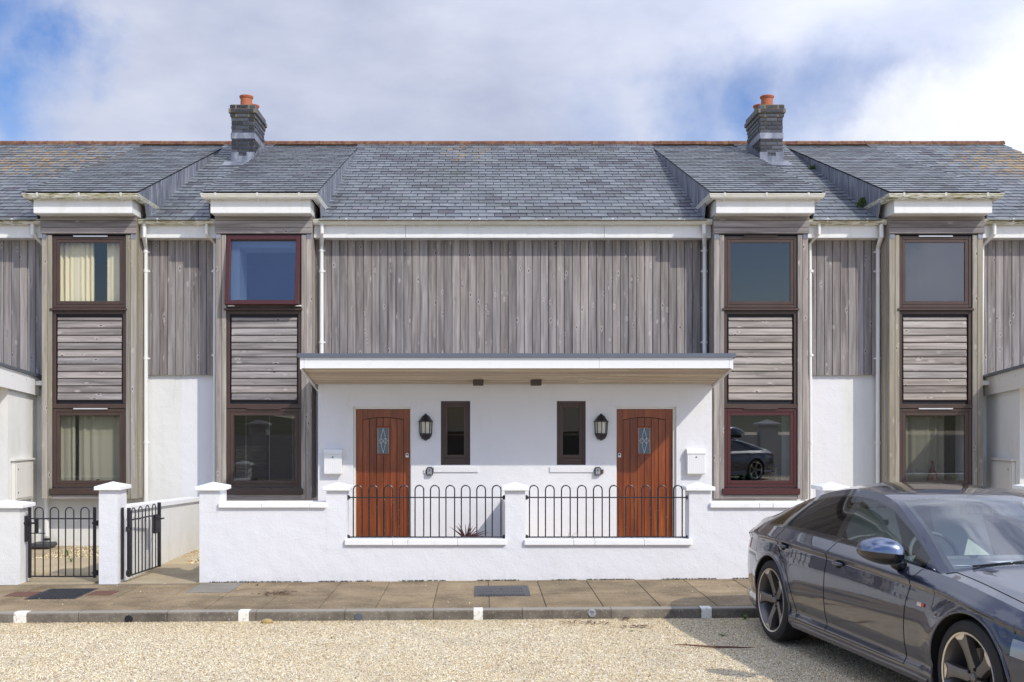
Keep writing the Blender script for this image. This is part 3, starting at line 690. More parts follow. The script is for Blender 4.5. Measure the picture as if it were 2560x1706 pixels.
# ---------------------------------------------------------------- chimneys
def chimney(h, cx, lab):
    w2, y0, y1 = .215, 20.43, 21.45; zt, zb = 7.654, 6.55
    x0, x1 = cx - w2, cx + w2
    ch = B(x0 + .012, x1 - .012, y0 + .012, y1 - .012, zb, 7.87).build('chimney', M_mortar, houses[h], label=lab)
    br = B(-.1045, .1045, -.05, .05, 0, .064, .003).build('brick', M_brick, ch); bpy.data.objects.remove(br)
    mb = B(-.1045, .1045, -.04, .04, 0, .064, .003); sm = MB(); sm.v, sm.f = mb.v, mb.f
    def mk(w_):
        q = B(-w_ / 2, w_ / 2, -.04, .04, 0, .0615, .003); me = bpy.data.meshes.new('brick_mesh'); me.from_pydata(q.v, [], q.f); me.update(); me.materials.append(M_brick); return me
    full, half = mk(.206), mk(.096)
    def put(me, x, y, z, rz):
        o = bpy.data.objects.new('brick', me); link(o, ch); o.location = Vector((x + random.uniform(-.001, .001), y, z)) - WO[ch.name]; o.rotation_euler = (0, 0, rz)
    def course(z, e, k):
        a, b_, c, d = x0 - e, x1 + e, y0 - e, y1 + e
        for yy in (c + .04,):
            if k % 2: xs = [(a + .1045 + (b_ - a - .418) / 2 + .209 * 0, full), (b_ - .1045 - (b_ - a - .418) / 2, full)]
            else: xs = [(a + .052, half), ((a + b_) / 2, full), (b_ - .052, half)]
            for xx, me in xs: put(me, xx, yy, z, 0)
        for xx in (a + .04, b_ - .04):
            L = d - c - .09; n = round(L / .218)
            s = .0 if k % 2 else .11
            for q in range(n):
                yy = c + .09 + .105 + q * .218 + (s - .05 if not k % 2 else 0)
                if yy < d - .08: put(full, xx, yy, z, R(90))
    k = 0; z = zt - .0745
    while z > 6.9 - .2:
        if not (7.245 < z + .03 < 7.36): course(z, 0, k)
        z -= .0745; k += 1
    for kk, (z, e) in enumerate(((7.660, .018), (7.735, .045), (7.810, .022))):
        course(z, e, kk)
        B(x0 - e + .006, x1 + e - .006, y0 - e + .006, y1 + e - .006, z - .006, z + .068).build('mortar_bed', M_mortar, ch)
    B(x0 - .0, x1 + .0, y0 - .03 + .02, y1 + .0, 7.874, 7.885).build('flaunching', M_mortar, ch)
    # lead tray, steps and apron
    B(x0 - .006, x1 + .006, y0 - .006, y1 + .006, 7.252, 7.360).build('lead_tray', M_lead, ch)
    for xx in ((x0 - .008, x0 + .14), (x1 - .14, x1 + .008)): B(*xx, y0 - .010, y0 + .02, 6.72, 7.0).build('lead_corner', M_lead, ch)
    B(x0 + .14, x1 - .14, y0 - .006, y0 + .02, 6.72, 6.93).build('lead_apron', M_lead, ch)
    zr = MZ + (y0 - M0) * MS
    MB().add([(x0 - .12, y0 - .32, zr - .32 * MS + .03), (x1 + .10, y0 - .32, zr - .32 * MS + .03), (x1 + .10, y0, zr + .03), (x0 - .12, y0, zr + .03)], [(0, 1, 2, 3)]).build('lead_skirt', M_lead, ch)
    for xx in (x0 - .008, x1 + .001):
        mb = MB()
        for q in range(8):
            ya = y0 + q * .125; za = mainz(ya)
            mb.box(xx, xx + .007, ya + .002, ya + .122, za - .05, za + .20)
        mb.build('stepped_flashing', M_lead, ch)
    for q, (px_, yy, hh) in enumerate(((cx, 20.76, .255), (cx + (.03 if h == 1 else -.03), 21.17, .20))):
        prof = [(.118, 0), (.112, .06), (.108, hh - .06), (.128, hh - .035), (.132, hh - .01), (.122, hh), (.10, hh), (.095, hh - .05), (.09, .02)]
        MB().lathe(prof, (px_, yy, 7.885), 24).build('chimney_pot', M_terra, ch, smooth=True)
chimney(1, PX(606.5, 20.43), None); chimney(2, PX(1929, 20.43), None)

# ---------------------------------------------------------------- bays and their windows
def frame_mb(x0, x1, z0, z1, y0, y1, w_, bev=.004):
    return MB().box(x0, x0 + w_, y0, y1, z0, z1, bev).box(x1 - w_, x1, y0, y1, z0, z1, bev).box(x0 + w_ - .001, x1 - w_ + .001, y0 + .0015, y1, z1 - w_, z1, bev).box(x0 + w_ - .001, x1 - w_ + .001, y0 + .0015, y1, z0, z0 + w_, bev)
def window(house, x0, x1, z0, z1, y, mfr, mgl, fw=.05, sw=.052, open_=0.0, sash_m=None):
    wn_ = frame_mb(x0, x1, z0, z1, y, y + .07, fw).build('window', mfr, house)
    a, b_, c, d = x0 + fw + .002, x1 - fw - .002, z0 + fw + .002, z1 - fw - .002
    if open_:
        a, b_, c, d = x0 + .012, x1 - .012, z0 + .012, z1 - .005
    hinge = Vector((x0, y + .02, z1))
    s = frame_mb(a, b_, c, d, y - (.03 if open_ else -.006), y + .045, sw + (.012 if open_ else 0)).build('sash', sash_m or mfr, wn_, origin=(hinge if open_ else None))
    g = MB().box(a + sw, b_ - sw, y + .022, y + .028, c + sw, d - sw).build('pane', mgl, wn_, origin=(hinge if open_ else None))
    if open_:
        s.rotation_euler = (-open_, 0, 0); g.rotation_euler = (-open_, 0, 0)
    return wn_
def bay(i, lower_red=False, upper_red=False):
    h = houses[i]; a, b_ = BAYS[i]; wa, wb = a + .155, b_ - .158
    mp = M_postg if i in (0, 3) else M_post
    # carcass
    mb = MB()
    mb.box(a + .02, a + .05, BF + .03, MW + .2, .80, 5.07).box(b_ - .05, b_ - .02, BF + .03, MW + .2, .80, 5.07)
    mb.box(a + .05, b_ - .05, BF + .06, MW + .2, .80, .86).box(a + .05, b_ - .05, BF + .06, MW + .2, 4.86, 5.07)
    by = mb.build('bay', M_roofunder, h)
    # posts of two boards each and three boards down each side
    for xs in ((a, a + .085), (a + .089, wa - .002), (b_ - .083, b_), (wb + .002, b_ - .087)):
        B(*xs, BF + random.uniform(0, .004), BF + .028, .80, 4.83, .004).build('post_board', mp, by)
    for xx in ((a - .0, a + .019), (b_ - .019, b_)):
        for y0, y1 in ((BF + .031, BF + .17), (BF + .175, BF + .31), (BF + .315, MW - .002)):
            B(*xx, y0, y1, .80, 5.07, .003).build('side_board', mp, by)
    for z0, z1 in ((4.818, 4.905), (4.909, 5.012), (5.016, 5.084)):
        B(a - .012, b_ + .012, BF - .026, BF - .002, z0, z1, .004).build('head_board', M_woodX, by)
    B(a + .01, b_ - .01, BF - .001, BF + .20, 4.80, 4.817).build('head_soffit', M_reveal, by)
    B(wa, wb, BF + .01, BF + .03, .80, .865, .003).build('apron_board', M_woodX, by)
    for xx in (a + .005, b_ - .075): B(xx, xx + .07, BF - .006, BF - .001, 4.74, 4.815).build('lead_saddle', M_lead, by)
    # rooms behind
    xa, xb = a - .25, b_ + .25
    for z0, z1, mm in ((.10, 2.50, M_room), (2.62, 4.85, M_roomwarm if i == 0 else M_room)):
        y0, y1 = MW + .205, 20.4
        MB().add([(xa, y0, z0), (xb, y0, z0), (xb, y1, z0), (xa, y1, z0), (xa, y0, z1), (xb, y0, z1), (xb, y1, z1), (xa, y1, z1)],
                 [(0, 1, 2, 3), (4, 5, 6, 7), (2, 3, 7, 6), (1, 2, 6, 5), (3, 0, 4, 7)]).build('room', mm, h)
    B(a + .052, b_ - .052, BF + .105, MW + .3, 2.29, 2.60).build('floor_edge', M_roomwhite, h)
    B(a + .052, b_ - .052, BF + .105, MW + .3, 3.60, 3.66).build('inner_sill', M_roomwhite, h)
    B(a + .052, b_ - .052, BF + .105, MW + .3, .93, .985).build('inner_sill', M_roomwhite, h)
    wt = M_roomwhite
    for xx in ((a + .055, a + .14), (b_ - .14, b_ - .055)): B(*xx, BF + .11, MW + .2, .9, 4.85).build('inner_reveal', wt, h)
    y = BF + .028
    return by, wa, wb, y
M_pane = {0: (M_glass, M_glass), 1: (M_glass_sky, M_glass), 2: (M_glass_dark, M_glass_sky), 3: (M_glass_dark, M_glass)}
for i in range(4):
    by, wa, wb, y = bay(i); h = houses[i]
    fr = M_brown; lo = M_red if i == 2 else M_brown; up = M_red if i == 1 else M_brown
    window(h, wa, wb, 3.697, 4.79, y, fr, M_pane[i][0], open_=(R(9.5) if i == 1 else 0), sash_m=up)
    window(h, wa, wb, .973, 2.168, y, lo, M_pane[i][1])
    B(wa - .03, wb + .02, y - .045, y + .03, 3.655, 3.688, .004).build('window_sill', fr, h)
    B(wa - .035, wb + .03, y - .055, y + .03, .868, .958, .006).build('window_sill', lo, h)
    # slatted panel between the storeys
    pn = frame_mb(wa, wb, 2.19, 3.65, y + .002, y + .06, .05).box(wa + .01, wb - .01, y + .05, y + .075, 2.2, 3.64).build('infill_panel', fr, h)
    B(wa + .051, wb - .051, y + .045, y + .049, 2.241, 3.599).build('panel_backing', M_reveal, pn)
    B(wa, wb, y - .012, y + .03, 2.172, 2.235, .004).build('transom', fr, pn)
    z = 2.298; k = 0
    while z < 3.53:
        t = min(.101, 3.55 - z)
        mb = MB(); s0, s1 = wa + .075, wb - .075
        mb.prism([(y + .044, z), (y + .010, z + .004), (y + .006, z + .012), (y + .016, z + t - .006), (y + .022, z + t), (y + .044, z + t)], s0 + random.uniform(-.003, .003), s1 + random.uniform(-.003, .003), 'YZ')
        mb.build('slat', M_woodXp if i == 3 else M_woodX if i < 2 else M_woodXp, pn); z += .1095; k += 1
    # trickle vents
    for zz, on in ((4.775, i in (0, 3)), (2.158, i in (0, 3))):
        c = (wa + wb) / 2 + (.02 if i == 0 else 0)
        B(c - .26, c + .26, y - .022, y + .001, zz - .002, zz + .018, .004).build('trickle_vent', M_silver if on else M_brown, h)
a, b_ = BAYS[1]
B(a + .142, a + .33, BF + .125, MW + .2, 3.662, 4.62).build('inner_reveal', M_roomwhite, houses[1]); B(a + .142, b_ - .142, BF + .125, MW + .2, 4.625, 4.85).build('inner_reveal', M_roomwhite, houses[1])
# open window: the stays and inner reveals show
a, b_ = BAYS[1]
for xx in (a + .19, b_ - .24): B(xx, xx + .09, BF - .04, BF + .02, 3.715, 3.733).build('window_stay', M_white, houses[1])

# ---------------------------------------------------------------- porches
PF = 16.0                                              # porch face
def porch_side(x_in, x_out, h, m):                     # outer porches, seen from the side
    a, b_ = sorted((x_in, x_out))
    return B(a, b_, PF, MW - .002, -.1, 2.62).build('porch_wall', m, houses[h])
porch_side(-6.895, XL, 0, M_render_dirty); porch_side(7.88, XR, 3, M_render_dirty)
# centre porch: face with two doors and two small windows left open
dl, dr = (PX(884, 16.03), PX(1028, 16.03)), (PX(1540, 16.03), PX(1690, 16.03))
wl_, wr_ = (PX(1102, PF), PX(1175.5, PF)), (PX(1392, PF), PX(1464.5, PF))
ZD, ZW0, ZW1 = PZ(1017, PF), PZ(1163, PF), PZ(1003, PF)
PL, PR = PX(795, PF), PX(1780, PF)
def porch(h, xa, xb, d, wn_):
    mb = MB(); t = .22; cuts = sorted([d + (.0, ZD), wn_ + (ZW0, ZW1)])
    x = xa
    for c0, c1, z0, z1 in cuts:
        mb.box(x, c0, PF, PF + t, -.1, 2.62)
        if z0 > 0: mb.box(c0, c1, PF, PF + t, -.1, z0)
        mb.box(c0, c1, PF, PF + t, z1, 2.62); x = c1
    mb.box(x, xb, PF, PF + t, -.1, 2.62)
    if xa == PL: mb.box(xa, xa + .2, PF + t, MW - .002, -.1, 2.62)
    else: mb.box(xb - .2, xb, PF + t, MW - .002, -.1, 2.62)
    return mb.build('porch_wall', M_render, houses[h])
porch(1, PL, SYM, dl, wl_); porch(2, SYM, PR, dr, wr_)
def mullion_window(h, x0, x1):
    w_ = frame_mb(x0, x1, ZW0, ZW1, PF + .035, PF + .10, .045).build('small_window', M_brown, houses[h])
    frame_mb(x0 + .045, x1 - .045, ZW0 + .10, ZW1 - .045, PF + .042, PF + .09, .048).build('sash', M_brown, w_)
    B(x0 + .045, x1 - .045, PF + .045, PF + .09, ZW0 + .04, ZW0 + .098, .004).build('window_sill', M_brown, w_)
    B(x0 + .09, x1 - .09, PF + .062, PF + .067, ZW0 + .145, ZW1 - .09).build('pane', M_glass_small, w_)
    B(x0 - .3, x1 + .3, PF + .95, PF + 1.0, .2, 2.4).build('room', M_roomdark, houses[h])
    B(x0 - .105, x1 + .12, PF - .02, PF + .0, PZ(1181, PF), PZ(1167.5, PF), .003).build('stone_sill', M_render, houses[h])
mullion_window(1, *wl_); mullion_window(2, *wr_)
# faint splayed lintels scored into the render
def lintel(h, x0, x1, z):
    e = .09
    for p, q in (((x0 - e, z + .006), (x0 - e + .05, z + .20)), ((x1 + e, z + .006), (x1 + e - .05, z + .20)), ((x0 - e, z + .006), (x0, z + .006)), ((x1, z + .006), (x1 + e, z + .006))):
        MB().tube([(p[0], PF - .0005, p[1]), (q[0], PF - .0005, q[1])], .0022, 4).build('lintel_joint', M_offwhite, houses[h])
lintel(1, *dl, ZD); lintel(2, *dr, ZD); lintel(1, *wl_, ZW1); lintel(2, *wr_, ZW1)
def front_door(h, X0, X1, lock_left, frame_w):
    y = PF + .10; f0, f1 = frame_w; x0, x1 = X0 + f0, X1 - f1; z0, z1 = .10, PZ(1023.5, 16.08)
    MB().box(X0 + .002, x0 - .002, PF + .035, PF + .13, .05, ZD).box(x1 + .002, X1 - .002, PF + .035, PF + .13, .05, ZD).box(x0 - .001, x1 + .001, PF + .036, PF + .13, z1 + .003, ZD).build('door_frame', M_offwhite, houses[h])
    d = B(x0, x1, y, y + .045, z0, z1).build('front_door', M_groove, houses[h])
    W_ = x1 - x0; s = .118 * W_
    yf = y - .008
    B(x0, x0 + s, yf, y - .0005, z0, z1, .003).build('stile', M_door, d); B(x1 - s, x1, yf, y - .0005, z0, z1, .003).build('stile', M_door, d)
    B(x0 + s + .002, x1 - s - .002, yf, y - .0005, z0, z0 + .185, .003).build('bottom_rail', M_door, d)
    a, b_ = x0 + s + .002, x1 - s - .002; zt = z1 - .115; n = 14      # arched top rail
    arc = [(a + (b_ - a) * k / n, zt - .055 + .055 * math.sin(math.pi * (.12 + .76 * k / n)) / 1.0) for k in range(n + 1)]
    MB().prism(arc + [(b_, z1), (a, z1)], yf, y - .0005).build('top_rail', M_door, d)
    gx0, gx1, gz0, gz1 = x0 + .385 * W_, x0 + .615 * W_, PZ(1133, 16.08), PZ(1072, 16.08)
    pw = (b_ - a) / 6
    for k in range(6):
        p0, p1 = a + pw * k + .005, a + pw * (k + 1) - .005
        def archz(x): return zt - .066 + .055 * math.sin(math.pi * (.12 + .76 * (x - a) / (b_ - a)))
        za, zb_, = archz(p0), archz(p1)
        segs = [(z0 + .188, None)]
        if k in (2, 3):
            MB().prism([(p0, z0 + .188), (p1, z0 + .188), (p1, gz0 - .03), (p0, gz0 - .03)], yf + .003, y - .0005).build('plank', M_door, d)
            MB().prism([(p0, gz1 + .03), (p1, gz1 + .03), (p1, zb_), (p0, za)], yf + .003, y - .0005).build('plank', M_door, d)
        else:
            MB().prism([(p0, z0 + .188), (p1, z0 + .188), (p1, zb_), (p0, za)], yf + .003, y - .0005).build('plank', M_door, d)
    gx0, gx1 = a + 2 * pw, a + 4 * pw
    frame_mb(gx0, gx1, gz0 - .028, gz1 + .028, yf - .010, y - .001, .022, .004).build('glazing_bead', M_door, d)
    gx0 += .022; gx1 -= .022; gz0 -= .006; gz1 += .006
    B(gx0, gx1, yf - .002, yf + .002, gz0, gz1).build('pane', M_leadglass, d)
    cx, cz, hw, hh = (gx0 + gx1) / 2, (gz0 + gz1) / 2, (gx1 - gx0) / 2, (gz1 - gz0) / 2; yl = yf - .005; mb = MB()
    def P(u, v): return (cx + u * hw, yl, cz + v * hh)
    for sg in (1, -1):
        mb.tube([P(sg * .42 * math.sin(math.pi * t / 12), -.95 + 1.9 * t / 12) for t in range(13)], .0028, 5)
        mb.tube([P(sg * .95, 0), P(sg * .70, .04), P(sg * .60, .18), P(sg * .36, .20), P(-sg * .36, -.22), P(-sg * .60, -.18), P(-sg * .70, -.04)], .0028, 5)
    mb.tube([P(-1, -1), P(1, -1), P(1, 1), P(-1, 1)], .003, 5, closed=True)
    mb.tube([P(0, .95), P(0, 1)], .0028, 5).tube([P(0, -.95), P(0, -1)], .0028, 5)
    mb.build('lead_came', M_silver, d)
    lx = x0 + .045 if lock_left else x1 - .045; lz = PZ(1138, 16.08)
    mb = MB().box(lx - .023, lx + .023, yf - .018, yf, lz - .035, lz + .01, .003); mb.lathe([(.023, 0), (.023, -.018), (.018, -.022), (0, -.022)], (lx, yf, lz + .01), 16, axis='Y')
    lk = mb.build('night_latch', M_silver, d); MB().lathe([(.012, 0), (.012, -.006), (0, -.006)], (lx, yf - .021, lz + .008), 12, axis='Y').build('keyhole', M_reveal, lk)
    B(x0 - .03, x1 + .03, PF - .04, PF + .12, .06, .10, .004).build('threshold', M_kerbtop, d)
front_door(1, *dl, False, (PX(887, 16.08) - dl[0] - .0 + .02, .018)); front_door(2, *dr, True, (.012, dr[1] - PX(1681, 16.08)))

# the canopy over both doors
cn = empty('entrance_canopy', (SYM, PF, 2.5), 'long flat white canopy with slatted timber underside over both front doors', 'canopy')
CF, CL, CR = 14.8, PX(750, 14.8), PX(1833, 14.8)
zs0, zs1 = 2.50, PZ(921, 14.8)                          # soffit height at wall and at front
nb = 8
for k in range(nb):
    y0 = CF + .022 + (PF - CF - .022) * k / nb; y1 = CF + .022 + (PF - CF - .022) * (k + 1) / nb - .03
    zz0 = zs1 + (zs0 - zs1) * (y0 - CF) / (PF - CF) + .012; zz1 = zs1 + (zs0 - zs1) * (y1 - CF) / (PF - CF) + .012
    for xa, xb in ((CL + .03, PX(1590 - k * 23, 15.3)), (PX(1590 - k * 23, 15.3) + .003, CR - .03)):
        MB().add([(xa, y0, zz0), (xb, y0, zz0), (xb, y1, zz1), (xa, y1, zz1), (xa, y0, zz0 + .018), (xb, y0, zz0 + .018), (xb, y1, zz1 + .018), (xa, y1, zz1 + .018)],
                 [(0, 1, 2, 3), (4, 5, 6, 7), (0, 1, 5, 4), (1, 2, 6, 5), (2, 3, 7, 6), (3, 0, 4, 7)]).build('soffit_board', M_soffit, cn)
zt_ = PZ(893.5, CF)
def slope_box(xa, xb, y0, y1, za0, za1, zb0, zb1):      # za: bottom/top at y0, zb: at y1
    return MB().add([(xa, y0, za0), (xb, y0, za0), (xb, y0, za1), (xa, y0, za1), (xa, y1, zb0), (xb, y1, zb0), (xb, y1, zb1), (xa, y1, zb1)],
                    [(0, 1, 2, 3), (4, 5, 6, 7), (0, 1, 5, 4), (1, 2, 6, 5), (2, 3, 7, 6), (3, 0, 4, 7)])
CJ = PX(1498, CF)
for xa, xb in ((CL + .022, PX(760, CF) + .0), (PX(760, CF) + .003, CJ), (CJ + .003, PX(1823, CF)), (PX(1823, CF) + .003, CR - .022)):
    B(xa, xb, CF, CF + .02, zs1, zt_).build('fascia_board', M_white, cn)
for xx in (CL, CR - .022):
    slope_box(xx, xx + .022, CF, PF + .9, zs1 - .012, zt_, zs0 - .02 - .15, zt_ - .17).build('side_fascia', M_white, cn)
slope_box(CL - .03, CR + .03, CF - .035, MW - .04, zt_ - .004, PZ(883.5, CF - .03), zt_ - .20, PZ(883.5, CF) - .20).build('roof_flashing', M_flash, cn)
slope_box(CL + .03, CR - .03, CF + .03, PF, zs1 + .04, zs1 + .06, zs0 + .04, zs0 + .06).build('deck', M_roofunder, cn)
for px_ in (852, 926, 1001, 1076, 1150, 1224, 1314, 1378, 1460, 1533, 1610, 1685, 1761):
    MB().lathe([(.0055, 0), (.0055, -.003), (0, -.004)], (PX(px_, CF), CF, PZ(908.5, CF)), 8, axis='Y').build('screw', M_offwhite, cn)
for x in (PX(1195.5, 15.75), PX(1339.5, 15.75)):
    yy = 15.62; zz = zs1 + (zs0 - zs1) * (yy - CF) / (PF - CF)
    B(x - .075, x + .075, yy - .01, yy + .16, zz - .075, zz + .01, .006).build('soffit_lamp', M_brown, cn)
# outer canopies, cut by the frame
for h, x0, x1, lab in ((0, -6.83, XL, 'end of the white canopy beside the left bay'), (3, 7.82, XR + .1, 'end of the white canopy beside the right bay')):
    c2 = empty('entrance_canopy', ((x0 + x1) / 2, PF, 2.5), lab, 'canopy'); xe = x0
    a, b_ = (x0 - .022, x0) if h == 0 else (x0, x0 + .022)
    slope_box(a, b_, 14.8, MW - .04, 2.53, 2.83, 2.37, 2.645).build('side_fascia', M_white if h == 0 else M_offwhite, c2)
    a, b_ = sorted((x0, x1)); 
    slope_box(a + .03, b_ - .03, 14.8, PF - .002, 2.60, 2.82, 2.50, 2.72).build('soffit', M_soffit, c2)
    B(a, b_, 14.77, 14.797, 2.53, 2.83).build('fascia_board', M_white, c2)
    e = .035
    slope_box(a - e if h == 3 else a, b_ + e if h == 0 else b_, 14.75, MW - .042, 2.834, 2.875, 2.649, 2.69).build('roof_flashing', M_flash, c2)
    xs = (x0 + .0, x0 + .12) if h == 0 else (x0 - .12, x0)
    B(*xs, 16.83, MW - .045, 2.53, 2.60, .004).build('gutter_stub', M_white, c2)
    for yy in (15.0, 15.5, 16.0, 16.5):
        xo = x0 + .002 if h == 0 else x0 - .002
        MB().lathe([(.006, -.002), (.006, .002)], (xo, yy, 2.60 + (16.5 - yy) * .08), 8, axis='X').build('screw', M_flash, c2)
for xf, sgn, lab in ((-6.895, 1, 'cream meter box on the side of the left-hand porch'), (7.88, -1, 'cream meter box on the side of the right-hand porch')):
    y0, y1, z0, z1 = 16.12, 16.80, .80, 1.385
    t = empty('meter_box', (xf, (y0 + y1) / 2, z0), lab, 'meter box', 'meter boxes on the porch sides'); xa, xb = sorted((xf + sgn * .001, xf + sgn * .05))
    B(xa, xb, y0, y1, z0, z1, .008).build('case', M_offwhite, t)
    xa, xb = sorted((xf + sgn * .051, xf + sgn * .062)); B(xa, xb, y0 + .04, y1 - .04, z0 + .03, z1 - .03, .004).build('door', M_offwhite, t)
    for zz in (z0 + .12, z1 - .12): MB().lathe([(.012, 0), (.012, sgn * .005), (0, sgn * .005)], (xf + sgn * .063, y0 + .1, zz), 10, axis='X').build('lock', M_flash, t)
    MB().prism([(y0 - .03, z1 + .005), (y1 + .03, z1 + .005), (y1 + .03, z1 + .03), (y0 - .03, z1 + .03)], xf + sgn * .001, xf + sgn * .075, 'YZ').build('drip_hood', M_offwhite, t)
# ================================================================= front walls
W0, W1 = 12.87, 13.12                                   # faces of the front wall
def cap(x0, x1, y0, y1, z, parent, over=.045, h=.045, peak=.05):
    a, b_, c, d = x0 - over, x1 + over, y0 - over, y1 + over
    mb = MB(); cx, cy = (a + b_) / 2, (c + d) / 2
    mb.add([(a, c, z), (b_, c, z), (b_, d, z), (a, d, z), (a, c, z + h), (b_, c, z + h), (b_, d, z + h), (a, d, z + h), (cx, cy, z + h + peak)],
           [(3, 2, 1, 0), (0, 1, 5, 4), (1, 2, 6, 5), (2, 3, 7, 6), (3, 0, 4, 7), (4, 5, 8), (5, 6, 8), (6, 7, 8), (7, 4, 8)])
    return mb.build('pillar_cap', M_coping, parent, bevel=.005)
def coping(xs, y0, y1, z0, z1, parent):
    for a, b_ in zip(xs[:-1], xs[1:]):
        dz = random.uniform(-.001, .001)
        B(a + .001, b_ - .001, y0, y1, z0 + dz, z1 + dz, .007).build('coping_stone', M_coping, parent)
gw = empty('garden_wall', (SYM, W0, .1), 'long low white rendered wall with capped pillars in front of the two doors', 'garden wall')
def XW(p): return PX(p, W0)
zc1, zl1 = PZ(1270, W0), PZ(1363, W0)
mb = MB()
pil = [(XW(498.5), XW(549.5), W0 + .0, W0 + .35), (XW(816), XW(866), W0, W0 + .26), (XW(1263), XW(1313), W0, W0 + .26), (XW(1723), XW(1777), W0, W0 + .26), (XW(2062), XW(2113), W0, W0 + .35)]
ztop = PZ(1227, W0)
# the wall is one rendered body: panels of two heights, with pillars rising from it
mb.box(pil[0][0], pil[1][0], W0 + .001, W1, -.1, zc1); mb.box(pil[1][0], pil[3][1], W0, W1, -.1, zl1); mb.box(pil[3][1], pil[4][1], W0 + .001, W1, -.1, zc1)
wb_ = mb.build('wall', M_render, gw)
for k, (a, b_, c, d) in enumerate(pil):
    B(a, b_, c - .001, d, (zl1 if k in (1, 2, 3) else zc1) - .05, ztop).build('pillar', M_render, gw)
    cap(a, b_, c, d, ztop, gw)
coping([pil[0][1] - .012, XW(655), XW(775), pil[1][0] + .004], W0 - .04, W1 + .03, zc1, PZ(1257, W0 - .04), gw)
coping([XW(862), XW(981), XW(1019), XW(1143), XW(1266)], W0 - .04, W1 + .03, zl1, PZ(1349, W0 - .04), gw)
coping([XW(1310), XW(1433), XW(1486), XW(1609), XW(1729)], W0 - .04, W1 + .03, zl1, PZ(1349, W0 - .04), gw)
coping([XW(1774), XW(1896), XW(1930), pil[4][0] + .004], W0 - .04, W1 + .03, zc1, PZ(1257, W0 - .04), gw)
# returns towards the house at both ends, and the wall parting the two gardens
B(pil[0][0] + .02, pil[0][0] + .20, W0 + .35, PF + .3, -.1, .60).build('return_wall', M_render, gw)
B(pil[4][1] - .20, pil[4][1] - .02, W0 + .35, PF + .3, -.1, .60).build('return_wall', M_render, gw)
B(XW(1272), XW(1305), W1, PF - .002, -.1, .852).build('party_wall', M_render, gw)
# garden floors, in view through the gates
gfl = B(-11, 11.5, W0 + .31, MW - .003, -.06, .085).build('garden_path', M_slab_light, kind='structure', label='pale concrete paths and gravel behind the front walls', shear=SL)
thr = B(-4.235, -3.30, W0 + .0, 14.6, .02, .097).build('path_slab', M_slab_light, gfl, shear=SL)
B(-5.42, -4.55, W0 + .0, 13.9, .02, .097).build('path_slab', M_slab_light, gfl, shear=SL)
for x0, x1, y0, y1 in ((-4.235, -3.30, 14.61, 15.9), (-6.2, -4.5, 13.91, 15.4)): B(x0, x1, y0, y1, .02, .096).build('path_slab', M_slab_light, gfl, shear=SL)
# left garden walls
lw = empty('garden_wall', (-5.6, W0, .05), 'short white wall end and pillar left of the closed gate, at the edge of the photo', 'garden wall')
B(-8.5, PX(50, W0), W0 + .001, W0 + .27, -.1, PZ(1268, W0)).build('pillar', M_render_dirty, lw)
cap(PX(-40, W0), PX(50, W0), W0, W0 + .30, PZ(1271, W0), lw, peak=.045)
rw = empty('garden_wall', (7.5, W0, .1), 'white wall end with a capped pillar at the right edge, just above the car roof', 'garden wall')
B(6.78, 9.6, W0 + .001, W1, -.1, zc1).build('wall', M_render, rw); B(6.46, 6.78, W0, W0 + .30, -.1, ztop).build('pillar', M_render, rw)
cap(6.46, 6.78, W0, W0 + .30, ztop, rw); coping([6.79, 7.7, 8.6, 9.62], W0 - .04, W1 + .03, zc1, zc1 + .06, rw)
gp = empty('gate_pillar', (PX(270, W0), W0, .05), 'white square gate pillar with flat pyramid cap between the two black gates', 'pillar')
B(PX(247, W0), PX(294, W0), W0, W0 + .33, -.1, PZ(1226, W0)).build('shaft', M_render, gp)
cap(PX(247, W0), PX(294, W0), W0, W0 + .33, PZ(1226, W0), gp)
sw = empty('side_wall', (-4.2, 14.5, .05), 'low white wall with sloping coping running back to the house beside the open gate', 'garden wall')
def sbox(x0, x1, y0, y1, a0, a1, b0, b1): return slope_box(x0, x1, y0, y1, a0, a1, b0, b1)
sbox(-4.44, -4.24, W0 + .331, PF + .9, -.1, .895, -.1, .765).build('wall', M_render_dirty, sw)
for k in range(3):
    y0 = W0 + .32 + k * 1.19; y1 = y0 + 1.187; z = lambda y: .897 - (y - W0 - .32) * .0365
    sbox(-4.475, -4.205, y0, y1, z(y0), z(y0) + .055, z(y1), z(y1) + .055).build('coping_stone', M_coping, sw)

